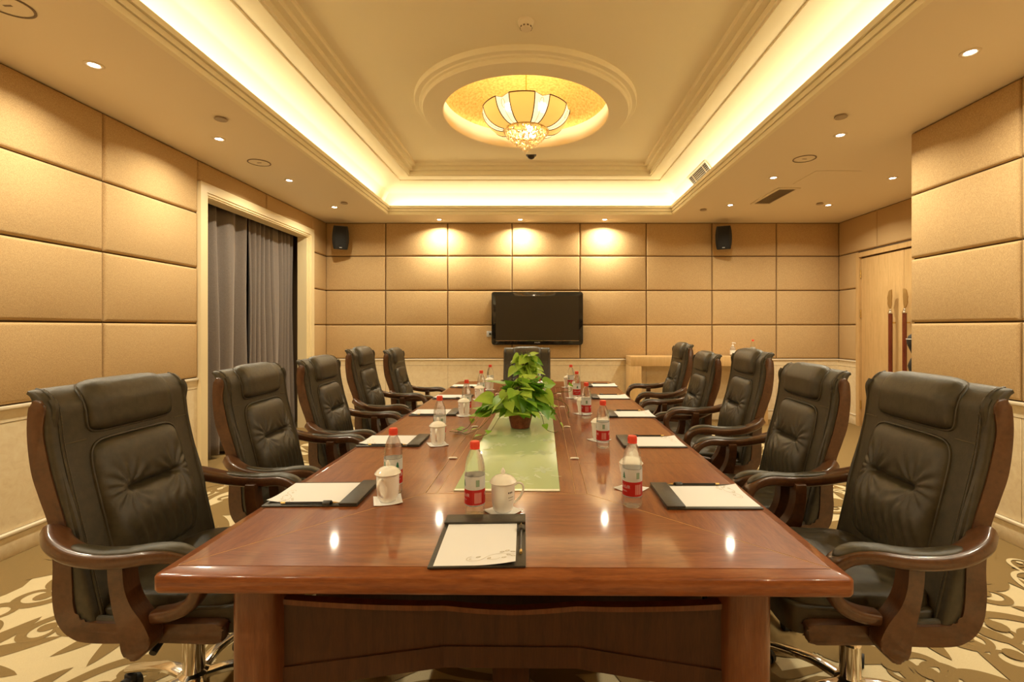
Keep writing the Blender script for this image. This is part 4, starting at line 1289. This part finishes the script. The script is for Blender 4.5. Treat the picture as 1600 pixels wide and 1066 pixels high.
def make_detector():
    d = empty('sprinkler_cover')
    bm = bmesh.new(); lathe(bm, [(0.0, -0.016), (0.040, -0.016), (0.043, -0.013), (0.043, -0.010), (0.038, -0.009), (0.036, 0.0)], 32); obj('disc', bm, M['plate'], d, 40)
    bm = bmesh.new(); lathe(bm, [(0.0352, -0.008), (0.0352, 0.0)], 24); obj('gap_ring', bm, M['fit_dark'], d, 40)
    return d
for px, py, lab in ((345, 187, 'round sprinkler cover plate on the curtain side ceiling'), (538, 318, 'small sprinkler cover plate near the back corner speaker on the curtain side'), (1314, 183.5, 'round sprinkler cover plate on the alcove side ceiling'), (1099, 328.5, 'small sprinkler cover plate near the tray corner on the alcove side'), (1281, 319, 'small sprinkler cover plate beside the rear alcove downlight')):
    x, y = ceil_at(px, py, ZC - 0.012); spawn('detector', make_detector, (x, y, ZC), 0, lab, 'sprinkler cover', 'sprinkler cover plates')
# smoke detector on the inner field
x, y = W(822, 34, Z1)
sd_ = empty('smoke_detector', (x, y, Z1), 0, 'ivory smoke detector on the upper ceiling nearest the camera', 'smoke detector')
bm = bmesh.new(); lathe(bm, [(0.056, 0), (0.056, -0.012), (0.050, -0.018), (0.047, -0.03), (0.044, -0.034)], 36); obj('base', bm, M['fit'], sd_, 40)
bm = bmesh.new(); lathe(bm, [(0.040, -0.026), (0.043, -0.034), (0.043, -0.038), (0.036, -0.052), (0.0, -0.055)], 36); obj('chamber', bm, M['fit'], sd_, 40)
for k in range(10):
    a = 2 * PI * k / 10
    bm = bmesh.new(); box(bm, 0.036, 0.0425, -0.007, 0.007, -0.047, -0.038)
    bmesh.ops.rotate(bm, verts=bm.verts, cent=(0, 0, 0), matrix=Matrix.Rotation(a, 3, 'Z')); obj('slot', bm, M['fit_dark'], sd_)
# dome camera behind the ring
x, y = W(830, 243, Z1 - 0.02)
dc = empty('dome_camera', (x, y, Z1), 0, 'small black dome camera on the upper ceiling behind the chandelier', 'camera')
bm = bmesh.new(); lathe(bm, [(0.062, 0), (0.062, -0.022), (0.055, -0.028), (0.045, -0.028)], 32); obj('base', bm, M['black'], dc, 40)
bm = bmesh.new(); lathe(bm, [(0.045, -0.026)] + [(0.045 * math.cos(a), -0.028 - 0.04 * math.sin(a)) for a in [PI / 2 * k / 8 for k in range(9)]], 28); obj('dome', bm, mat('smoked_dome', (0.03, 0.02, 0.015), 0.08), dc, 60)
# air grille in the soffit
M['slat'] = mat('grille_slat', (0.50, 0.40, 0.28), 0.4)
gx0, gx1, gy0, gy1 = 2.65, 2.905, 5.31, 6.0
ag = empty('air_grille', ((gx0 + gx1) / 2, (gy0 + gy1) / 2, ZC), 0, 'slatted air grille in the alcove side ceiling', 'air vent')
w_, l_ = (gx1 - gx0) / 2, (gy1 - gy0) / 2
bm = bmesh.new(); box(bm, -w_ + 0.02, w_ - 0.02, -l_ + 0.02, l_ - 0.02, -0.0025, -0.001); obj('duct', bm, M['rubber'], ag)
bm = bmesh.new()
for b in ((-w_, w_, -l_, -l_ + 0.035), (-w_, w_, l_ - 0.035, l_), (-w_, -w_ + 0.035, -l_ + 0.035, l_ - 0.035), (w_ - 0.035, w_, -l_ + 0.035, l_ - 0.035)): box(bm, *b, -0.012, 0.0)
o = obj('frame', bm, M['fit'], ag)
for k in range(22):
    y = -l_ + 0.05 + (2 * l_ - 0.1) * k / 21
    bm = bmesh.new(); box(bm, -w_ + 0.034, w_ - 0.034, -0.005, 0.005, -0.0015, 0.0015)
    bmesh.ops.rotate(bm, verts=bm.verts, cent=(0, 0, 0), matrix=Matrix.Rotation(0.7, 3, 'X')); bmesh.ops.translate(bm, verts=bm.verts, vec=(0, y, -0.0065)); obj('slat', bm, M['slat'], ag)
# vent in the cove slope
def cove_pt(d):
    for (d0, z0), (d1_, z1) in zip(cv[:-1], cv[1:]):
        if d0 <= d <= d1_: return z0 + (z1 - z0) * (d - d0) / (d1_ - d0)
da, db = -0.068, 0.004
A = Vector((TX + THW - da, 0, cove_pt(da))); B = Vector((TX + THW - db, 0, cove_pt(db)))
ang = math.atan2(B.z - A.z, B.x - A.x)
cvn = empty('cove_vent', ((A.x + B.x) / 2 - 0.001, 5.565, (A.z + B.z) / 2 - 0.001), 0, 'slatted vent in the bright slope of the ceiling cove', 'air vent')
ln = (B - A).length / 2
def tilt(bm):
    bmesh.ops.rotate(bm, verts=bm.verts, cent=(0, 0, 0), matrix=Matrix.Rotation(-(ang - PI), 3, 'Y')); return bm
bm = bmesh.new(); box(bm, -ln, ln, -0.29, 0.29, -0.002, 0.003); obj('duct', tilt(bm), M['rubber'], cvn)
bm = bmesh.new()
for b in ((-ln - 0.012, ln + 0.012, -0.31, -0.285), (-ln - 0.012, ln + 0.012, 0.285, 0.31), (-ln - 0.012, -ln + 0.004, -0.285, 0.285), (ln - 0.004, ln + 0.012, -0.285, 0.285)): box(bm, *b, -0.007, -0.001)
obj('frame', tilt(bm), M['fit'], cvn)
for k in range(6):
    x = -ln + 0.010 + (2 * ln - 0.020) * k / 5
    bm = bmesh.new(); box(bm, x - 0.0014, x + 0.0014, -0.285, 0.285, -0.006, -0.002); obj('slat', tilt(bm), M['slat'], cvn)
for y in (-0.17, 0.17):
    bm = bmesh.new(); box(bm, -ln, ln, y - 0.004, y + 0.004, -0.0066, -0.002); obj('mullion', tilt(bm), M['slat'], cvn)

# ---- chandelier ---------------------------------------------------
ch = empty('chandelier', (CHX, CHY, 0), 0, 'lit glass bowl chandelier with a crystal cluster under the gold dome', 'chandelier')
M['amber'] = mat('lit_amber_glass', (0.80, 0.50, 0.16), 0.4, emit=(1.0, 0.52, 0.11), emit_s=0.55)
M['clear'] = mat('lit_clear_glass', (0.95, 0.84, 0.60), 0.3, trans=0.1, emit=(1.0, 0.84, 0.50), emit_s=0.62)
M['came'] = mat('dark_bronze_came', (0.06, 0.03, 0.008), 0.5, metal=0.3)
BPF = crom([(0.200, 3.232), (0.265, 3.240), (0.330, 3.270), (0.378, 3.315), (0.404, 3.365), (0.417, 3.415)], 3)
def bowl(a, f):
    k = f * (len(BPF) - 1); i = min(int(k), len(BPF) - 2); t_ = k - i
    r = BPF[i][0] + (BPF[i + 1][0] - BPF[i][0]) * t_; z = BPF[i][1] + (BPF[i + 1][1] - BPF[i][1]) * t_
    return (r * math.cos(a), r * math.sin(a), z)
step = 2 * PI / 7
for k in range(7):
    ac = -PI / 2 - 0.065 + k * step
    aw, an = step * 0.62, step * 0.38
    bm = bmesh.new()
    grid(bm, lambda i, j: bowl(ac - aw / 2 + aw * i, j), 6, 15)
    o = obj('amber_pane', bm, M['amber'], ch, 80)
    a1, a2 = ac + aw / 2, ac + aw / 2 + an
    bm = bmesh.new()
    grid(bm, lambda i, j: bowl(a1 + an * i, j * (1 - 0.10 * (1 - abs(2 * i - 1)))), 6, 15)
    o = obj('clear_pane', bm, M['clear'], ch, 80)
    bm = bmesh.new()
    for a in (a1, a2): tube(bm, [bowl(a, f / 14) for f in range(15)], 0.0048, 6)
    tube(bm, [bowl(ac - aw / 2 + aw * f / 6, 1) for f in range(7)], 0.005, 6)
    tube(bm, [bowl(a1 + an * f / 6, 1 - 0.10 * (1 - abs(f / 3 - 1))) for f in range(7)], 0.002, 6)
    am = (a1 + a2) / 2
    tube(bm, [bowl(am, f / 10) for f in range(7)], 0.0016, 5)
    tube(bm, [bowl(am + an * 0.13 * math.cos(q), 0.72 + 0.13 * math.sin(q)) for q in [2 * PI * s / 14 for s in range(14)]], 0.0018, 5, closed=True)
    obj('lead_came', bm, M['came'], ch, 60)
bm = bmesh.new(); tube(bm, [(0, 0, 3.885), (0, 0, 3.25)], 0.006, 12); lathe(bm, [(0.0, 3.84), (0.10, 3.85), (0.11, 3.88), (0, 3.888)], 28)
obj('stem', bm, M['brass'], ch)
bm = bmesh.new(); lathe(bm, [(0.185, 3.225), (0.215, 3.222), (0.220, 3.232), (0.205, 3.240)], 48); obj('crystal_ring', bm, M['brass'], ch, 50)
for k in range(6):
    a = 2 * PI * k / 6 + 0.4
    bm = bmesh.new(); bmesh.ops.create_uvsphere(bm, u_segments=12, v_segments=8, radius=0.03, matrix=T(0.24 * math.cos(a), 0.24 * math.sin(a), 3.36)); obj('bulb', bm, M['lamp'], ch, 80)
M['crystal'] = mat('cut_crystal', (0.85, 0.62, 0.32), 0.08, spec=0.9, metal=0.5, emit=(1.0, 0.66, 0.24), emit_s=0.14)
bm = bmesh.new(); r_ = random.Random(3)
for k in range(620):
    f = r_.random() ** 0.7
    a = r_.uniform(0, 2 * PI)
    rr = 0.212 * f
    z = 3.222 - 0.165 * (1 - f) ** 0.85 - 0.018 * (1 - f)
    z += r_.uniform(-0.004, 0.012)
    s = r_.uniform(0.006, 0.0115)
    mtx = T(rr * math.cos(a), rr * math.sin(a), z) @ Matrix.Rotation(r_.uniform(0, 6), 4, 'Z') @ Matrix.Rotation(r_.uniform(-0.6, 0.6), 4, 'X') @ Matrix.Diagonal((s, s, s * 1.5, 1))
    vs_ = [bm.verts.new(mtx @ Vector(p)) for p in ((1, 0, 0), (0, 1, 0), (-1, 0, 0), (0, -1, 0), (0, 0, 1), (0, 0, -1))]
    for i in range(4):
        bm.faces.new((vs_[i], vs_[(i + 1) % 4], vs_[4])); bm.faces.new((vs_[(i + 1) % 4], vs_[i], vs_[5]))
o = obj('crystal_beads', bm, M['crystal'], ch, None); o['kind'] = 'stuff'

# ================================================================== on and by the walls
# ---- television ----------------------------------------------------
TVY = YB - 0.022
tv = empty('television', (-0.014, TVY, 1.108), 0, 'black flat television on the back wall, screen off', 'television')
def rr2(w, h, r, n=6):
    pts = []
    for cx, cz, a0 in ((w / 2 - r, r, -PI / 2), (w / 2 - r, h - r, 0), (-w / 2 + r, h - r, PI / 2), (-w / 2 + r, r, PI)):
        for k in range(n): pts.append((cx + r * math.cos(a0 + PI / 2 * k / (n - 1)), cz + r * math.sin(a0 + PI / 2 * k / (n - 1))))
    return pts
M['gloss'] = mat('piano_black', (0.010, 0.009, 0.008), 0.08, coat=0.5)
M['screen'] = mat('dark_screen', (0.028, 0.022, 0.014), 0.22, spec=0.6)
bm = bmesh.new(); prism(bm, rr2(1.335, 0.775, 0.035), -0.085, -0.02, 0.006, 'xz'); obj('bezel', bm, M['gloss'], tv, 40)
mkbox('wall_mount', (-0.25, 0.25, -0.02, 0.0, 0.2, 0.6), M['black'], tv)
mkbox('screen', (-0.607, 0.607, -0.0875, -0.084, 0.066, 0.714), M['screen'], tv)
mkbox('chin_line', (-0.607, 0.607, -0.089, -0.084, 0.0575, 0.0625), M['chrome'], tv)
me = text_mesh('PHILIPS', 0.026, 2)
for v in me.vertices: v.co = Vector((v.co.x - 0.0, -0.0865, v.co.y + 0.032))
link('lettering', me, M['lab_w'], tv)
# ---- socket plate left of the television ----------------------------
sk = empty('wall_socket', (-0.720, YB - 0.022, 1.36 - (522 - 512) * 7.1 / 750), 0, 'white wall socket half behind the television edge', 'socket')
mkbox('plate', (-0.043, 0.043, -0.010, 0.0, -0.043, 0.043), M['lab_w'], sk, bev=0.003)
mkbox('plug', (-0.005, 0.022, -0.03, -0.01, -0.012, 0.014), M['black'], sk, bev=0.003)
# ---- wall loudspeakers -----------------------------------------------
def make_speaker():
    s = empty('wall_speaker')
    bm = bmesh.new()
    out = [(-0.085, -0.165), (0.085, -0.165), (0.085, 0.165), (-0.085, 0.165)]
    def fn(i, j):
        z = -0.165 + 0.33 * j
        bow = 0.020 * (1 - (2 * j - 1) ** 2)
        lp = [(-0.092 - bow, -0.11), (-0.07, -0.125), (0.07, -0.125), (0.092 + bow, -0.11), (0.075, 0.01), (0.05, 0.03), (-0.05, 0.03), (-0.075, 0.01), (-0.092 - bow, -0.11)]
        p = lp[round(i * 8)]
        return (p[0], p[1], z)
    V = grid(bm, fn, 8, 10)
    bm.faces.new([V[i][0] for i in range(8)][::-1]); bm.faces.new([V[i][10] for i in range(8)])
    bmesh.ops.remove_doubles(bm, verts=bm.verts, dist=0.0005)
    obj('cabinet', bm, M['black'], s, 40)
    mkbox('grille', (-0.078, 0.078, -0.128, -0.118, -0.150, 0.155), mat('speaker_cloth', (0.016, 0.015, 0.014), 0.8) if 'cloth' not in M else M['cloth'], s, bev=0.004)
    mkbox('badge', (-0.018, 0.018, -0.1305, -0.127, -0.142, -0.134), M['lab_w'], s)
    return s
for X_, tz_, lab in ((-2.865, 0.42, 'black loudspeaker high on the back wall in the curtain side corner'), (2.69, -0.42, 'black loudspeaker high on the back wall above the console table')):
    o = spawn('speaker', make_speaker, (X_, YB - 0.17, 2.665), 0, lab, 'loudspeaker', 'wall loudspeakers')
    o.rotation_euler = (0.20, 0, tz_)
    sx = 1 if X_ < 0 else -1
    bm = bmesh.new(); tube(bm, [(0, 0.02, 0.02), (0.03 * sx, 0.10, 0.05), (0.06 * sx, 0.135, 0.06)], 0.012, 8); box(bm, 0.06 * sx - 0.03, 0.06 * sx + 0.03, 0.115, 0.135, 0.0, 0.12, 0.004)
    br = obj('bracket', bm, M['rubber'], o)
# ---- console table ---------------------------------------------------
ct = empty('console_table', (2.245, 6.88, 0), 0, 'pale oak console table with thick square legs against the back wall', 'table')
cw, cd = 0.955, 0.20
mkbox('tabletop', (-cw, cw, -cd, cd, 0.822, 0.953), M['oak'], ct, bev=0.003)
for x in (-cw, cw - 0.148): mkbox('leg', (x, x + 0.148, -cd, cd, 0, 0.822), M['oak'], ct, bev=0.003)
# sanitiser pump bottle and water bottle on it
sb = empty('sanitizer_bottle', ((1145 - CX) / F * 6.85, 6.85, 0.953), 0, 'clear pump bottle of hand sanitizer on the oak console table', 'bottle')
M['gel'] = mat('clear_gel', (0.95, 0.97, 0.98), 0.05, trans=0.85, ior=1.3)
M['white'] = mat('white_plastic', (0.85, 0.83, 0.78), 0.4)
bm = bmesh.new(); lathe(bm, [(0, 0), (0.034, 0), (0.038, 0.005), (0.038, 0.10), (0.030, 0.125), (0.014, 0.137), (0.014, 0.145), (0, 0.145)], 28); obj('bottle_body', bm, M['gel'], sb, 50)
bm = bmesh.new(); cyl(bm, 0, 0, 0.142, 0.160, 0.016, n=20); cyl(bm, 0, 0, 0.160, 0.185, 0.004, n=10); sweep(bm, [(-0.012, 0, 0.189), (0.0, 0, 0.191), (0.03, 0, 0.186), (0.04, 0, 0.180)], 0.008, 0.006, 10, 3); obj('pump', bm, M['white'], sb)
bm = bmesh.new(); lathe(bm, [(0.0384, 0.025), (0.0386, 0.085)], 28); obj('label_sleeve', bm, M['white'], sb, 60)
o = spawn('bottle', make_bottle, ((1176.5 - CX) / F * 6.85, 6.85, 0.953), 0.6, 'red-capped water bottle standing on the oak console table', 'bottle', None)
# ---- door pull handles with leaf finials -----------------------------
def make_pull():
    p = empty('door_pull')
    bm = bmesh.new(); tube(bm, [(-0.075, 0, 0.45), (-0.075, 0, 1.545)], 0.0235, 14); obj('grip', bm, M['redwood'], p, 50)
    for z, s in ((1.545, 1), (0.45, -1)):
        bm = bmesh.new(); lathe(bm, [(0.0, -0.012), (0.027, -0.012), (0.029, 0.0), (0.022, 0.012), (0.014, 0.020), (0.018, 0.032), (0.012, 0.044), (0, 0.046)], 20, -0.075, 0, 0)
        if s < 0: bmesh.ops.scale(bm, verts=bm.verts, vec=(1, 1, -1))
        bmesh.ops.translate(bm, verts=bm.verts, vec=(0, 0, z)); obj('collar', bm, M['chrome'], p, 50)
        L = [(0.0, 0.03), (0.030, 0.07), (0.050, 0.115), (0.040, 0.150), (0.054, 0.185), (0.036, 0.225), (0.030, 0.262), (0.012, 0.28), (-0.022, 0.285), (-0.022, 0.20), (-0.018, 0.10)]
        bm = bmesh.new(); prism(bm, [(a, z + s * b) for a, b in L], -0.080, -0.068, 0.003, 'yz')
        obj('leaf_finial', bm, M['brass_dull'], p, 40)
    for z in (1.42, 0.58):
        bm = bmesh.new(); tube(bm, [(-0.075, 0, z), (-0.012, 0, z)], 0.010, 10); lathe(bm, [(0, 0), (0.026, 0), (0.026, 0.006), (0, 0.008)], 18); 
        bm2 = bmesh.new(); bm2.free()
        obj('standoff', bm, M['brass'], p)
    return p
M['brass_dull'] = mat('dull_gold_leaf_plate', (0.42, 0.26, 0.09), 0.45, metal=0.5)
p1_ = spawn('pull', make_pull, (XA - 0.012, 5.96, 0), 0, 'tall rosewood door pull with a leaf finial, on the leaf nearer the back wall', 'door handle', 'door pulls of the double door')
p2_ = spawn('pull', make_pull, (XA - 0.012, 5.73, 0), 0, 'tall rosewood door pull with a leaf finial, close to the wall corner', 'door handle', 'door pulls of the double door')
for ch_ in p2_.children: 
    if ch_.name.startswith('leaf_finial'): ch_.scale.y = -1
# standing ornament half hidden behind the wall corner
od = empty('turned_stand', (3.555, 4.5, 0), 0, 'dark turned stand mostly hidden behind the alcove wall corner', 'stand')
bm = bmesh.new(); lathe(bm, [(0, 0), (0.16, 0), (0.16, 0.02), (0.05, 0.05), (0.03, 0.1), (0.03, 0.9), (0.06, 0.94), (0.075, 1.0), (0.055, 1.06), (0.035, 1.09), (0.05, 1.13), (0.075, 1.19), (0.085, 1.235), (0.07, 1.28), (0.03, 1.315), (0, 1.32)], 32); obj('body', bm, M['rubber'], od, 50)
bm = bmesh.new(); lathe(bm, [(0.0, 1.248), (0.087, 1.249), (0.087, 1.256), (0, 1.257)], 32); obj('pale_band', bm, M['white'], od, 50)

# ================================================================== carpet pattern
ZQ = [0.0]
def flat(bm, pts, z):
    ZQ[0] += 2.5e-6; z += ZQ[0]
    vs_ = [bm.verts.new((x, y, z)) for x, y in pts]
    try: bm.faces.new(vs_)
    except ValueError: pass
def leafshape(bm, x, y, a, L, w, bend, z, tail=0.0):
    n = 12; up, dn = [], []
    for k in range(n + 1):
        t_ = k / n
        ww = w * (math.sin(PI * min(1, t_ ** 0.75)) ** 0.7) * (1 - 0.15 * t_)
        th = bend * t_
        cx_ = L * (math.sin(th) / bend if abs(bend) > 1e-3 else t_); cy_ = L * ((1 - math.cos(th)) / bend if abs(bend) > 1e-3 else 0)
        up.append((cx_ - ww * math.sin(th), cy_ + ww * math.cos(th))); dn.append((cx_ + ww * math.sin(th), cy_ - ww * math.cos(th)))
    ring = up + dn[-2:0:-1]
    c, s = math.cos(a), math.sin(a)
    flat(bm, [(x + c * p - s * q, y + s * p + c * q) for p, q in ring], z)
def scroll(bm, x, y, a, L, w, turns, z):
    """tapering ribbon that runs straight then coils into a spiral with a round end"""
    ZQ[0] += 2.5e-6; z += ZQ[0]
    n = 46; th = a; px_, py_ = x, y; A = []
    for k in range(n + 1):
        t_ = k / n
        ww = w * (0.25 + 0.75 * math.sin(PI * min(1, 0.1 + t_ * 0.9)) ** 0.8)
        A.append((px_ - ww * math.sin(th), py_ + ww * math.cos(th), px_ + ww * math.sin(th), py_ - ww * math.cos(th)))
        ds = L / n
        px_ += ds * math.cos(th); py_ += ds * math.sin(th)
        th += turns * 2 * PI * (3 * t_ * t_) / n
    V = [(bm.verts.new((q[0], q[1], z)), bm.verts.new((q[2], q[3], z))) for q in A]
    for (p, q), (r2, s2) in zip(V[:-1], V[1:]): bm.faces.new((p, q, s2, r2))
    rr = w * 1.5
    flat(bm, [(px_ + rr * math.cos(2 * PI * k / 12), py_ + rr * math.sin(2 * PI * k / 12)) for k in range(12)], z)
def motif(bd, r, x, y, a, s, z):
    for k in range(6):
        f = (k - 2.5) / 2.5
        leafshape(bd, x + 0.03 * s * math.cos(a + f), y + 0.03 * s * math.sin(a + f), a + f * 1.15, s * (0.46 - 0.12 * abs(f)), s * 0.062, f * 0.9 + r.gauss(0, 0.1), z)
    for sg in (-1, 1):
        scroll(bd, x - 0.05 * s * math.cos(a), y - 0.05 * s * math.sin(a), a + sg * 2.0, s * 0.85, s * 0.027, -sg * 1.05, z)
        scroll(bd, x + 0.1 * s * math.cos(a), y + 0.1 * s * math.sin(a), a + sg * 1.5, s * 0.6, s * 0.021, sg * 0.95, z)
    for k in range(3):
        leafshape(bd, x - s * 0.1 * math.cos(a) , y - s * 0.1 * math.sin(a), a + PI + (k - 1) * 0.6, s * 0.32, s * 0.055, (k - 1) * 0.8, z)
# beige field inside a plain brown border, then brown flourishes over it
bm = bmesh.new(); r_ = random.Random(21)
FX0, FX1, FY0, FY1 = -2.72, 2.62, YR + 0.4, 6.55
edge = []
def wob(t_, k): return 0.015 * math.sin(t_ * 7 + k) + 0.01 * math.sin(t_ * 23 + 2 * k)
N_ = 120
for k in range(N_): edge.append((FX0 + (FX1 - FX0) * k / N_, FY0 + wob(k / 6, 1)))
for k in range(N_): edge.append((FX1 + wob(k / 5, 2), FY0 + (FY1 - FY0) * k / N_))
for k in range(N_): edge.append((FX1 - (FX1 - FX0) * k / N_, FY1 + wob(k / 6, 3)))
for k in range(N_): edge.append((FX0 + wob(k / 5, 4), FY1 - (FY1 - FY0) * k / N_))
flat(bm, edge, 0.0012)
o = obj('beige_pile', bm, M['carpet_light'], floor, None, True); o['kind'] = 'stuff'
bm = bmesh.new()
z = 0.0024
gx = FX0 + 0.2
row = 0
while gx < FX1 + 0.1:
    gy = 0.35 + (0.42 if row % 2 else 0.0)
    while gy < FY1:
        z += 0.0000012
        motif(bm, r_, gx + r_.gauss(0, 0.05), gy + r_.gauss(0, 0.05), r_.uniform(0, 6.28), r_.uniform(0.85, 1.1), z)
        gy += 0.80
    gx += 0.62; row += 1
o = obj('brown_scrolls', bm, M['carpet'], floor, None, True); o['kind'] = 'stuff'
bm = bmesh.new()
for k in range(16):
    y = 0.7 + k * 0.42
    scroll(bm, 2.50 + r_.gauss(0, 0.03), y, r_.uniform(0.6, 1.6), 0.55, 0.012, r_.choice([-1, 1]) * 1.0, 0.0062)
    scroll(bm, 2.66 + r_.gauss(0, 0.03), y + 0.2, r_.uniform(1.2, 2.4), 0.4, 0.010, r_.choice([-1, 1]) * 1.0, 0.0062)
o = obj('beige_scrolls', bm, M['carpet_light'], floor, None, True); o['kind'] = 'stuff'
